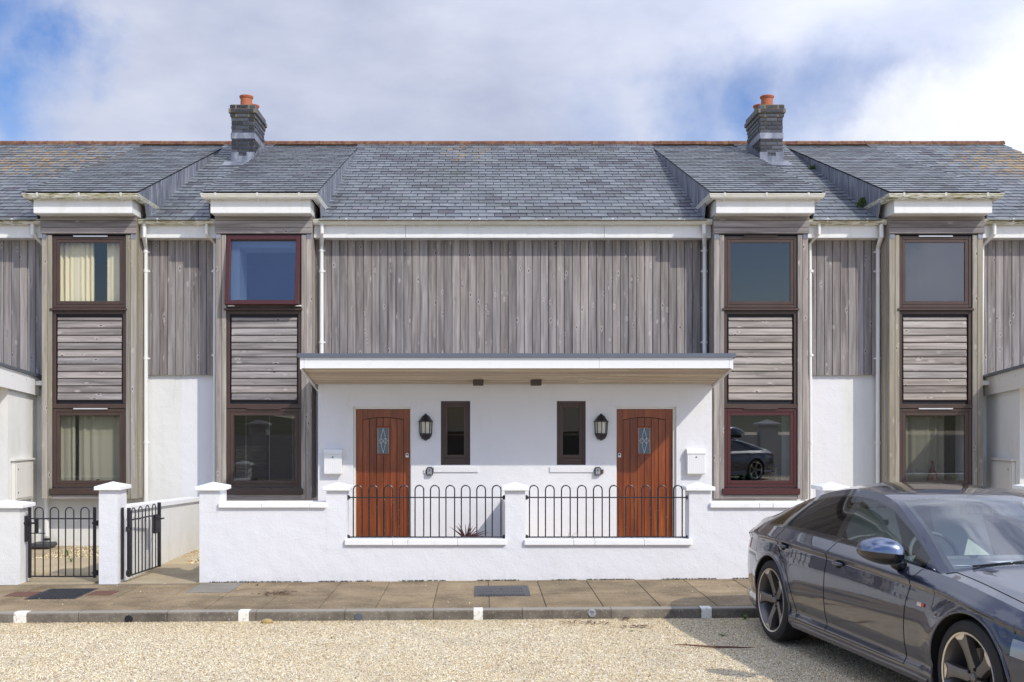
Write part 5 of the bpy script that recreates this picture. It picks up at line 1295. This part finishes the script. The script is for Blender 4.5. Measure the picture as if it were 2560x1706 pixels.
M_inside = mat('grey_cabin_trim', (.17, .18, .19), .7)
M_seat = mat('pale_seat_leather', (.62, .64, .62), .5)
M_redlens = mat('red_lamp_lens', (.22, .004, .006), .12, Coat_Weight=.6)
M_paper = mat('white_paper', (.85, .87, .87), .7)
K = 1.024
HEAD = math.atan2(-.990, .1401)
face = Vector((PX(1925, 9.655), 9.655))                 # outer face of the rear wheel on the near side
lat = Vector((.990, .1401))
cpos = face + lat * (.945 * K)
CARZ = SL * cpos.x + .006
car = empty('parked_car', (0, 0, 0), 'dark grey metallic fastback car parked nose out on the gravel at the right', 'car')
def grid_mesh(name, m, P, keep=None, parent=None, smooth=True, flip=False):
    n, k = P.shape[:2]; mb = MB(); mb.v = [tuple(q) for q in P.reshape(-1, 3)]
    for i in range(n - 1):
        for j in range(k - 1):
            if keep is None or keep(i, j): mb.f.append((i * k + j, i * k + j + 1, (i + 1) * k + j + 1, (i + 1) * k + j))
    used = sorted({q for f in mb.f for q in f}); mp = {q: i for i, q in enumerate(used)}
    mb.v = [mb.v[q] for q in used]; mb.f = [tuple(mp[q] for q in f) for f in mb.f]
    return mb, name, m
def mirrored(mb):
    n = len(mb.v); o = MB(); o.v = mb.v + [(x, -y, z) for x, y, z in mb.v]; o.f = mb.f + [tuple(q + n for q in f[::-1]) for f in mb.f]; return o
def carpart(mb, name, m, parent=None, both=True, smooth=True, weld=True, origin=None):
    if both: mb = mirrored(mb)
    o = mb.build(name, m, parent or car, smooth=False, origin=origin)
    if weld:
        bm = bmesh.new(); bm.from_mesh(o.data); bmesh.ops.remove_doubles(bm, verts=bm.verts, dist=.0008); bmesh.ops.recalc_face_normals(bm, faces=bm.faces); bm.to_mesh(o.data); bm.free()
    if smooth:
        for p in o.data.polygons: p.use_smooth = True
    return o
# --- body sides with wheel arches
RA = .383
xs = set(np.linspace(-1.10, 3.85, 120).round(4))
for xw in (0, 2.914):
    for a in np.linspace(0, math.pi, 25): xs.add(round(xw + RA * math.cos(a), 4))
    xs |= {round(xw - RA - .002, 4), round(xw + RA + .002, 4)}
xs |= {1.03, .98, 1.08}
xs = np.array(sorted(xs))
def low(x):
    for xw in (0, 2.914):
        if abs(x - xw) <= RA + 1e-6: return .345 + math.sqrt(max(0, RA * RA - (x - xw) ** 2))
    return .175 + .03 * max(0, (abs(x - 1.4) - 2.2)) 
NR = 40; P = np.zeros((len(xs), NR + 1, 3))
for i, x in enumerate(xs):
    zt = float(fT(x)); zl = low(x)
    for j in range(NR + 1):
        z = zt + (zl - zt) * j / NR; P[i, j] = (x, float(sideY(x, z)), z)
side, _, _ = grid_mesh('', None, P)
# --- bonnet, roof and boot as one strip across the car
def ekey(kind, x):
    if kind == 'T': return (x, float(fW(x)) - .11, float(fT(x)))
    y, z = fR(x); return (x, float(y), float(z))
KEYS = [('T', 3.84, 3.90, .60), ('T', 3.72, 3.79, .695), ('T', 3.4, 3.46, .80), ('T', 3.0, 3.08, .885), ('T', 2.72, 2.84, .932), ('T', 2.47, 2.66, .968),
        ('R', 2.455, 2.62, .985), ('R', 2.1, 2.28, 1.130), ('R', 1.8, 1.98, 1.255), ('R', 1.50, 1.66, 1.362),
        ('R', 1.2, 1.32, 1.392), ('R', .9, .97, 1.402), ('R', .5, .52, 1.388), ('R', .15, .13, 1.315),
        ('R', -.2, -.22, 1.208), ('R', -.5, -.53, 1.098), ('R', -.75, -.79, 1.012),
        ('T', -.88, -.92, .980), ('T', -1.0, -1.05, .955), ('T', -1.095, -1.13, .845)]
E = np.array([ekey(k[0], k[1]) for k in KEYS]); C = np.array([(k[2], 0, k[3]) for k in KEYS])
SUB = 8; idx = np.arange(len(KEYS)); q = np.linspace(0, len(KEYS) - 1, (len(KEYS) - 1) * SUB + 1)
Ei = np.stack([pchip(idx, E[:, a], q) for a in range(3)], 1); Ci = np.stack([pchip(idx, C[:, a], q) for a in range(3)], 1)
for a in range(3):                                      # follow the side panel's own edge where the strip meets it
    pass
for i in range(len(q)):
    kk = q[i]
    if kk <= 5 or kk >= 17: x = Ei[i, 0]; Ei[i] = (x, float(fW(x)) - .11, float(fT(x)))
    elif 6 <= kk <= 16: x = Ei[i, 0]; y, z = fR(x); Ei[i] = (x, float(y), float(z))
vs = np.array([0, .1, .2, .3, .4, .5, .6, .7, .78, .85, .90, .935, .97, 1.0]); TP = np.zeros((len(q), len(vs), 3))
for j, v in enumerate(vs):
    bonnet = ((q < 5.5) | (q > 16.5)).astype(float)
    ex = 3.0 + 0 * q
    TP[:, j, 0] = Ci[:, 0] + (Ei[:, 0] - Ci[:, 0]) * v ** 2
    TP[:, j, 1] = Ei[:, 1] * v
    TP[:, j, 2] = Ci[:, 2] + (Ei[:, 2] - Ci[:, 2]) * v ** 2.2
    ridge = .010 * np.exp(-((v - .80) / .06) ** 2) * (q < 5.2) * np.clip(q, 0, 1)     # bonnet crease
    TP[:, j, 2] += ridge
def isscreen(i, j): return 6 * SUB <= i < 9 * SUB - 1 and j < 11
def isrear(i, j): return 13 * SUB + 3 <= i < 16 * SUB and j < 9
def issun(i, j): return 9 * SUB + 6 <= i < 12 * SUB - 2 and j < 8
top, _, _ = grid_mesh('', None, TP, lambda i, j: not (isscreen(i, j) or isrear(i, j) or issun(i, j)))
# --- cabin side between belt line and roof rail
gx = sorted(set(np.linspace(-.86, 2.46, 84).round(4)) | {-.47, -.03, .03, .97, 1.07, 2.10, 2.27}); gt = [0, .03, .07, .10, .2, .3, .4, .5, .6, .7, .78, .84, .87, .93, 1.0]
G = np.zeros((len(gx), len(gt), 3))
for i, x in enumerate(gx):
    ty, tz = float(fW(x)) - .11, float(fT(x)); ry, rz = (float(a) for a in fR(x)); h = rz - tz
    for j, t in enumerate(gt): G[i, j] = (x, ty + (ry - ty) * t + .05 * h * math.sin(math.pi * t), tz + h * t)
def gcat(i, j):
    x = (gx[i] + gx[i + 1]) / 2; t = (gt[j] + gt[j + 1]) / 2
    if t < .07 and -.56 < x < 2.3: return 'trim' if t > .03 else 'body'
    if t < .87:
        if 1.07 <= x <= 2.10: return 'front' if .10 < t < .84 else 'trim'
        if .03 <= x <= .97 or -.47 <= x <= -.03: return 'rear' if .10 < t < .84 else 'trim'
        if -.53 < x < 2.27: return 'trim'
    return 'body'
cab, _, _ = grid_mesh('', None, G, lambda i, j: gcat(i, j) == 'body')
# --- nose and tail closed with curved panels
def endcap(col, bulge):
    n = 13; E_ = np.zeros((len(col), n, 3))
    for i, (x, y, z) in enumerate(col):
        for j in range(n):
            u = 1 - j / (n - 1); E_[i, j] = (x + bulge * (1 - u ** 2.4), y * u, z)
    return grid_mesh('', None, E_)[0]
nose, tail = endcap(P[-1], .06), endcap(P[0], -.045)
def merge(*ms):
    o = MB()
    for m_ in ms: o.add(m_.v, m_.f)
    return o
body = carpart(merge(side, top, cab, nose, tail), 'body', M_carpaint)
for m_, nm, kf, gr, cat_ in ((M_screen, 'windscreen', isscreen, TP, None), (M_cardark, 'rear_window', isrear, TP, None), (M_gloss, 'glass_roof_panel', issun, TP, None)):
    carpart(grid_mesh('', None, gr, kf)[0], nm, m_)
for s in (-1, 1):
    for nm, m_, key in (('front_side_window', M_carglass, 'front'), ('rear_side_window', M_cardark, 'rear')):
        g = grid_mesh('', None, G * np.array([1, s, 1]), lambda i, j: gcat(i, j) == key)[0]; carpart(g, nm, m_, both=False)
    g = grid_mesh('', None, G * np.array([1, s, 1]), lambda i, j: gcat(i, j) == 'trim')[0]; carpart(g, 'window_trim', M_gloss, both=False)
# windscreen border printed black on the inside: a thin dark band just under the glass edge
mb = MB()
def tp(i, v, off=0):
    v_ = np.interp(v, vs, np.arange(len(vs))); j = int(min(v_, len(vs) - 2)); f = v_ - j
    return TP[i, j] * (1 - f) + TP[i, j + 1] * f + np.array([0, 0, off])
i0, i1 = 6 * SUB, 9 * SUB - 1
rows_ = [0, .2, .4, .6, .78, .85, .90, .935]
for (ia, ib) in ((i0, i0 + 2), (i1 - 2, i1)):
    for a_, b_ in zip(rows_[:-1], rows_[1:]): mb.add([tp(ia, a_, -.012), tp(ia, b_, -.012), tp(ib, b_, -.012), tp(ib, a_, -.012)], [(0, 1, 2, 3)])
for i in range(i0, i1): mb.add([tp(i, .89, -.012), tp(i, .935, -.012), tp(i + 1, .935, -.012), tp(i + 1, .89, -.012)], [(0, 1, 2, 3)])
carpart(mb, 'screen_border', mat('screen_border_black', (.02, .02, .026), .5), smooth=False)
mb = MB(); mb.add([tp(i1 - 1, 0, -.014), tp(i1 - 1, .20, -.014), tp(i1 - 7, .15, -.014), tp(i1 - 10, 0, -.014)], [(0, 1, 2, 3)])
carpart(mb, 'sensor_housing', bpy.data.materials['screen_border_black'], smooth=False)
# --- shut lines, following the surface
def on_side(x, z, off=.0012): return (x, -(float(sideY(x, z)) + off), z)
def line(pts, name, m=M_cavity, r=.0019, n=30, s=-1):
    pts = np.array(pts, float); t = np.linspace(0, 1, len(pts)); qx = pchip(t, pts[:, 0], np.linspace(0, 1, n)); qz = pchip(t, pts[:, 1], np.linspace(0, 1, n))
    L_ = [on_side(a, min(b, float(fT(a)) - .0)) for a, b in zip(qx, qz)]; L_ = [(a, -s * b, c) for a, b, c in L_]
    return carpart(MB().tube(L_, r, 5), name, m, both=False)
for s in (-1, 1):
    line([(1.02, .955), (1.02, .6), (1.015, .27)], 'door_gap', s=s)
    line([(2.25, .905), (2.235, .80), (2.20, .62), (2.19, .42), (2.17, .27)], 'door_gap', s=s)
    line([(.06, .98), (.075, .90), (.16, .80), (.30, .70), (.40, .56), (.47, .40), (.50, .27)], 'door_gap', s=s)
    line([(.50, .268), (1.3, .266), (2.17, .270)], 'sill_gap', s=s)
    line([(3.28, .56), (3.4, .60), (3.5, .62)], 'bumper_gap', s=s)
    # bonnet gap along the wing
    L_ = [tuple(TP[i, 10] * np.array([1, -s * -1, 1]) + np.array([0, 0, .001])) for i in range(SUB, 5 * SUB + 4)]
    L_ += [tuple(TP[5 * SUB + 4, 12] * np.array([1, s, 1]) + np.array([0, 0, .001]))]
    carpart(MB().tube([(a, b if s > 0 else b, c) for a, b, c in L_], .0025, 5), 'bonnet_gap', M_cavity, both=False)
# --- wheels
def wheel(xw, s):
    y = s * .945; t = MB()
    t.lathe([(.255, s * -.262), (.30, s * -.268), (.335, s * -.255), (.347, s * -.22), (.347, s * -.05), (.338, s * -.016), (.305, s * .002), (.278, s * -.002), (.268, s * -.012), (.262, s * -.05), (.262, s * -.262)], (xw, y, .345), 56, axis='Y')
    ty = t.build('wheel', M_rubber, car, smooth=True, origin=(xw, y, .345))
    r = MB().lathe([(.262, s * -.24), (.255, s * -.06), (.258, s * -.02), (.272, s * -.006), (.272, s * -.002), (.262, s * -.004), (.250, s * -.03), (.238, s * -.07), (.236, s * -.24)], (xw, y, .345), 56, axis='Y')
    r.build('rim', M_rim, ty, smooth=True, origin=(xw, y, .345))
    MB().lathe([(.2585, s * -.0035), (.2705, s * -.0005), (.2722, s * -.0045)], (xw, y, .345), 56, axis='Y').build('rim_lip', M_mach, ty, smooth=True, origin=(xw, y, .345))
    MB().lathe([(0, s * -.16), (.235, s * -.16)], (xw, y, .345), 40, axis='Y').build('wheel_back', M_cavity, ty)
    MB().lathe([(.06, s * -.11), (.175, s * -.11), (.175, s * -.135), (.06, s * -.135)], (xw, y, .345), 40, axis='Y').build('brake_disc', mat('brake_disc_steel', (.22, .20, .19), .45, .8) if 'brake_disc_steel' not in bpy.data.materials else bpy.data.materials['brake_disc_steel'], ty)
    rr = [.030, .06, .095, .135, .175, .210, .238, .258]
    wl = [.030, .033, .032, .033, .038, .048, .064, .080]; wr = [.030, .033, .031, .029, .030, .033, .038, .044]; of = [0, .002, .007, .014, .021, .026, .029, .031]
    yy = [-.045, -.043, -.037, -.029, -.021, -.015, -.011, -.010]
    for k in range(5):
        a0 = 2 * math.pi * k / 5 + .72
        def pt(r_, tn, yv): 
            c, sn = math.cos(a0), math.sin(a0); return (xw + r_ * c - tn * sn, y + s * yv, .345 + r_ * sn + tn * c)
        mb = MB(); n = len(rr)
        for i in range(n):
            mb.v += [pt(rr[i], of[i] * s + wl[i], yy[i] - .004), pt(rr[i], of[i] * s + wl[i] * .55, yy[i]), pt(rr[i], of[i] * s - wr[i] * .55, yy[i]), pt(rr[i], of[i] * s - wr[i], yy[i] - .004), pt(rr[i], of[i] * s - wr[i], yy[i] - .05), pt(rr[i], of[i] * s + wl[i], yy[i] - .05)]
        for i in range(n - 1):
            for j in range(6): mb.f.append((i * 6 + j, i * 6 + (j + 1) % 6, (i + 1) * 6 + (j + 1) % 6, (i + 1) * 6 + j))
        mb.build('spoke', M_rim, ty, smooth=True)
        q = [pt(.262, of[7] * s + .081, -.0075), pt(.262, of[7] * s - .040, -.0075), pt(.236, of[6] * s - .026, -.0085), pt(.224, of[6] * s + .006, -.0105), pt(.236, of[6] * s + .052, -.0085)]
        MB().add(q, [(0, 1, 2, 3, 4)]).build('machined_tip', M_mach, ty)
    MB().lathe([(.0, s * -.028), (.020, s * -.029), (.030, s * -.036), (.034, s * -.05)], (xw, y, .345), 20, axis='Y').build('hub_cap', M_rim, ty, smooth=True)
    for k in range(5):
        a = 2 * math.pi * (k + .5) / 5 + .72
        MB().lathe([(.0, s * -.0385), (.010, s * -.0385), (.012, s * -.045)], (xw + .052 * math.cos(a), y, .345 + .052 * math.sin(a)), 8, axis='Y').build('wheel_bolt', M_cavity, ty)
    # arch liner
    mb = MB(); R2 = RA + .002; n = 24
    for k in range(n + 1):
        a = -0.35 + (math.pi + .7) * k / n; xx, zz = xw + R2 * math.cos(a), .345 + R2 * math.sin(a)
        yo = float(sideY(xx, max(.2, zz))) - .004
        mb.v += [(xx, s * yo, zz), (xx, s * .60, zz)]
    for k in range(n): mb.f.append((2 * k, 2 * k + 1, 2 * k + 3, 2 * k + 2))
    mb.add([(xw - .42, s * .62, .10), (xw + .42, s * .62, .10), (xw + .42, s * .62, .78), (xw - .42, s * .62, .78)], [(0, 1, 2, 3)])
    carpart(mb, 'arch_liner', M_cavity, both=False, smooth=False, weld=False)
    pts = []
    for k in range(33):
        a = -.12 + (math.pi + .24) * k / 32; xx, zz = xw + (RA + .006) * math.cos(a), .345 + (RA + .006) * math.sin(a)
        pts.append((xx, s * (float(sideY(xx, max(.19, zz))) + .000), zz))
    carpart(MB().tube(pts, .010, 7), 'arch_lip', M_carpaint, both=False)
for xw in (0, 2.914):
    for s in (-1, 1): wheel(xw, s)
# --- underside, sills, cabin
carpart(MB().box(-1.0, 3.7, -.60, .60, .16, .62).box(.42, 2.48, -.86, .86, .17, .30), 'underbody', M_cavity, both=False, smooth=False, weld=False)
for s in (-1, 1):
    mb = MB(); n = 30; xs_ = np.linspace(.44, 2.47, n)
    for x in xs_:
        yo = float(sideY(x, .20)); mb.v += [(x, s * (yo + .004), .262), (x, s * (yo + .022), .235), (x, s * (yo + .020), .195), (x, s * (yo - .05), .165)]
    for i in range(n - 1):
        for j in range(3): mb.f.append((i * 4 + j, i * 4 + j + 1, i * 4 + j + 5, i * 4 + j + 4))
    carpart(mb, 'side_skirt', M_carpaint, both=False, weld=False)
carpart(MB().box(-.8, 2.5, -.72, .72, .50, .54).box(1.78, 2.42, -.70, .70, .54, .915, .03).box(1.70, 1.80, -.70, .70, .60, .93, .03).box(.9, 1.6, -.10, .10, .54, .74, .02), 'dashboard', M_inside, both=False, smooth=False, weld=False)
for yy in (-.38, .38):
    st_ = MB().box(.85, 1.42, yy - .24, yy + .24, .54, .70, .05); st_.add([(a, b, c) for a, b, c in [(.86, yy - .24, .66), (.86, yy + .24, .66), (.62, yy + .22, 1.18), (.62, yy - .22, 1.18), (.74, yy - .25, .62), (.74, yy + .25, .62), (.50, yy + .20, 1.16), (.50, yy - .20, 1.16)]], [(0, 1, 2, 3), (4, 7, 6, 5), (0, 4, 5, 1), (1, 5, 6, 2), (2, 6, 7, 3), (3, 7, 4, 0)])
    st_.box(.50, .62, yy - .13, yy + .13, 1.18, 1.32, .04)
    carpart(st_, 'front_seat', M_seat, both=False, smooth=False, weld=False)
carpart(MB().box(-.45, -.15, -.6, .6, .55, 1.10, .06), 'rear_seat', M_inside, both=False, smooth=False, weld=False)
sw_ = MB(); c0 = Vector((1.60, -.38, .90)); u = Vector((0, 1, 0)); v = Vector((-.38, 0, .92)).normalized()
sw_.tube([c0 + (u * math.cos(a) + v * math.sin(a)) * .185 for a in np.linspace(0, 2 * math.pi, 29)[:-1]], .014, 7, closed=True).tube([c0 - u * .18, c0 + u * .18], .02, 6).tube([c0, c0 + Vector((.18, 0, -.07))], .04, 8)
carpart(sw_, 'steering_wheel', M_inside, both=False)
MBp = MB().add([(1.98, -.02, .920), (2.02, -.24, .920), (2.18, -.21, .930), (2.14, .01, .930)], [(0, 1, 2, 3)])
carpart(MBp, 'dashboard_paper', M_paper, both=False, smooth=False, weld=False)
carpart(MB().add([(2.16, -.50, .918), (2.18, -.60, .918), (2.24, -.58, .922), (2.22, -.48, .922)], [(0, 1, 2, 3)]), 'permit', M_paper, both=False, smooth=False, weld=False)
carpart(MB().box(1.50, 1.53, -.13, .13, 1.20, 1.265, .01), 'rear_view_mirror', M_gloss, both=False, smooth=False, weld=False)
# --- door mirrors
def mirror(s):
    cx, cy, cz = 2.035, s * 1.035, 1.000; N1, N2 = 26, 14; V_, T_ = [], []
    P_ = np.zeros((N2 + 1, N1 + 1, 3))
    for i in range(N2 + 1):
        ph = -math.pi / 2 + math.pi * i / N2
        for j in range(N1 + 1):
            th = 2 * math.pi * j / N1; ce = lambda a, p: math.copysign(abs(a) ** p, a)
            lx = ce(math.cos(ph), .75) * ce(math.cos(th), .8); ly = ce(math.cos(ph), .75) * ce(math.sin(th), .75); lz = ce(math.sin(ph), .85)
            taper = 1 - .30 * max(0, ly) ; xx = .080 * lx + (.05 if lx > 0 else 0) * lx; zz = .100 * lz * taper * (.85 if lz < 0 else 1)
            P_[i, j] = (cx + xx - .05 * ly, cy + s * .132 * ly, cz + zz + .01 * ly)
    up = grid_mesh('', None, P_, lambda i, j: i >= N2 * .46)[0]; lo_ = grid_mesh('', None, P_, lambda i, j: i < N2 * .46)[0]
    m_ = carpart(up, 'door_mirror', M_mirrorcap, both=False)
    carpart(lo_, 'mirror_base', M_gloss, m_, both=False)
    carpart(MB().tube([(cx + .01, s * .87, .895), (cx + .01, s * .92, .915), (cx + .01, s * .97, .965)], [.045, .038, .034], 10), 'mirror_arm', M_gloss, m_, both=False)
mirror(-1); mirror(1)
# --- handles, badge, lamps
for s in (-1, 1):
    for xh, zh in ((1.22, .812), (.235, .835)):
        yo = float(sideY(xh, zh)); pts = [(xh - .075 + .15 * k / 8, s * (float(sideY(xh - .075 + .15 * k / 8, zh)) + .022 - .016 * abs(k / 4 - 1) ** 3), zh + .002 * k / 8) for k in range(9)]
        hd = carpart(MB().tube(pts, [.009, .013, .015, .015, .015, .015, .015, .013, .009], 8), 'door_handle', M_carpaint, both=False)
        mb = MB(); cpt = []
        for k in range(16): a = 2 * math.pi * k / 16; xx, zz = xh + .052 * math.cos(a), zh + .034 * math.sin(a); cpt.append((xx, s * (float(sideY(xx, zz)) + .0015), zz))
        mb.add(cpt, [tuple(range(16))]); carpart(mb, 'handle_recess', M_cavity, hd, both=False, smooth=False, weld=False)
    mb = MB()
    def patch(x0, x1, z0, z1, nx, nz, off, fz=lambda x, t: 0):
        Q = np.zeros((nx + 1, nz + 1, 3))
        for i in range(nx + 1):
            for j in range(nz + 1):
                x = x0 + (x1 - x0) * i / nx; z = z0 + (z1 - z0) * j / nz + fz(x, j / nz); Q[i, j] = (x, s * (float(sideY(x, z)) + off), z)
        return grid_mesh('', None, Q)[0]
    carpart(patch(-1.095, -.76, .80, .89, 12, 6, .003, lambda x, t: (.02 if t > .5 else .03) * (x + .95)), 'tail_lamp', M_redlens, both=False)
    carpart(patch(3.30, 3.78, .56, .655, 14, 6, .004, lambda x, t: -(x - 3.3) * (.10 + .04 * (1 - t))), 'headlamp', mat('lamp_cover', (.25, .27, .3), .08, .3, Coat_Weight=1) if s < 0 else bpy.data.materials['lamp_cover'], both=False)
    xb, zb = 2.40, .70
    def pb(x0, x1, z0, z1, off): return patch(x0, x1, z0, z1, 2, 2, off)
    bd = carpart(pb(xb - .045, xb + .008, zb - .012, zb + .012, .004), 'wing_badge', M_mach, both=False, weld=False)
    carpart(pb(xb + .009, xb + .045, zb - .012, zb + .012, .004), 'badge_red', mat('badge_red_enamel', (.45, .01, .01), .3) if s < 0 else bpy.data.materials['badge_red_enamel'], bd, both=False, weld=False)
text_c = text_part('S', .020, (xb + .027, -(float(sideY(2.42, .70)) + .006), .70), M_mach, car, (R(90), 0, 0), 'badge_letter')
carpart(MB().box(3.895, 3.915, -.34, .34, .30, .60, .03), 'grille', M_gloss, both=False, smooth=False, weld=False)
for yy in (-.62, .62): carpart(MB().box(-1.14, -1.10, yy - .08, yy + .08, .22, .28, .01), 'exhaust_tip', M_mach, both=False, smooth=False, weld=False)
# shark fin and screen wiper
carpart(MB().tube([TP[6 * SUB + 1, 8] * np.array([1, -1, 1]) + np.array([0, 0, .012]), TP[6 * SUB + 1, 3] * np.array([1, -1, 1]) + np.array([.0, 0, .016])], .007, 6), 'wiper', M_gloss, both=False)
car.location = (cpos.x, cpos.y, CARZ); car.rotation_euler = (-SL * .99, 0, HEAD); car.scale = (K, K, K)
# ================================================================= the far side of the court, behind the viewer: seen only in glass and paint
ow = empty('garden_wall', (0, -6.2, 0), 'long rendered wall with capped pillars across the court, seen mirrored in the window glass', 'garden wall')
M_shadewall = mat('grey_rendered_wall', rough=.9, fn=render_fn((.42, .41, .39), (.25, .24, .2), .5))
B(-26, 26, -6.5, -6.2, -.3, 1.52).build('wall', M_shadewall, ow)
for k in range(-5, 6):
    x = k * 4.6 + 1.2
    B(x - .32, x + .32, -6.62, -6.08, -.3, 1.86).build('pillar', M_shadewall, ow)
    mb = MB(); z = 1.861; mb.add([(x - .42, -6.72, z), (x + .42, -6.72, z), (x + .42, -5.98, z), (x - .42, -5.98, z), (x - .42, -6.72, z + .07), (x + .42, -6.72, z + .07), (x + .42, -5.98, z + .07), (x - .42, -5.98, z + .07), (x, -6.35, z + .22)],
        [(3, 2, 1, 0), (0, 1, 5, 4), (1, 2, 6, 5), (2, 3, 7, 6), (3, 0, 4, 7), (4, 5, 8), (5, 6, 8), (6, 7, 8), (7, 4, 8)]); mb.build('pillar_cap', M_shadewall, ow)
mb = MB(); n = 60
for j in range(9):
    for i in range(n + 1):
        x = -260 + 520 * i / n; y = -170 - 34 * j; h = 29 * math.exp(-((x - 112) / 33) ** 2) + 9 * math.exp(-((x + 120) / 60) ** 2)
        mb.v.append((x, y, -2 + h * math.sin(min(1, j / 5) * math.pi / 2) * (1 + .12 * mnoise.noise(Vector((x * .03, j, 0)))) ))
for j in range(8):
    for i in range(n): mb.f.append((j * (n + 1) + i, j * (n + 1) + i + 1, (j + 1) * (n + 1) + i + 1, (j + 1) * (n + 1) + i))
mb.build('hills', mat('hill_turf', rough=.95, fn=lambda nt, b: setc(nt, b, MIXC(nt, NOISE(nt, geo_pos(nt), .05, 6), (.05, .07, .025), (.16, .13, .06)))), kind='structure', smooth=True, label='low green hills beyond the far side of the court')

def copy_tree(o, parent=None):
    c = o.copy(); COL.objects.link(c); c.parent = parent
    for ch in o.children: copy_tree(ch, c)
    return c
c2 = copy_tree(car); c2['label'] = 'second dark car, under a roof box, parked across the court behind the viewer'
c2.location = (8.6, -3.6, .05); c2.rotation_euler = (0, 0, R(150))
rb = MB(); P_ = np.zeros((21, 17, 3))
for i in range(21):
    u = i / 20; w_ = .40 * math.sin(math.pi * min(1, max(.0, .04 + u * .93))) ** .35; h_ = .34 * math.sin(math.pi * min(1, .03 + u * .94)) ** .5 * (1.1 - .35 * u)
    for j in range(17):
        a = math.pi * j / 16; P_[i, j] = (-1.0 + 2.1 * u, -w_ * math.cos(a), h_ * math.sin(a) ** .6)
g_ = grid_mesh('', None, P_)[0]; g_.box(-.5, -.44, -.55, .55, -.10, 0).box(.4, .46, -.55, .55, -.10, 0)
o = g_.build('roof_box', M_gloss, None, smooth=True, label='black roof box on the car across the court', cat='roof box', origin=(0, 0, 0))
o.location = Vector((8.6, -3.6, 1.56)) + Vector((math.cos(R(150)), math.sin(R(150)), 0)) * .75; o.rotation_euler = (0, 0, R(150))
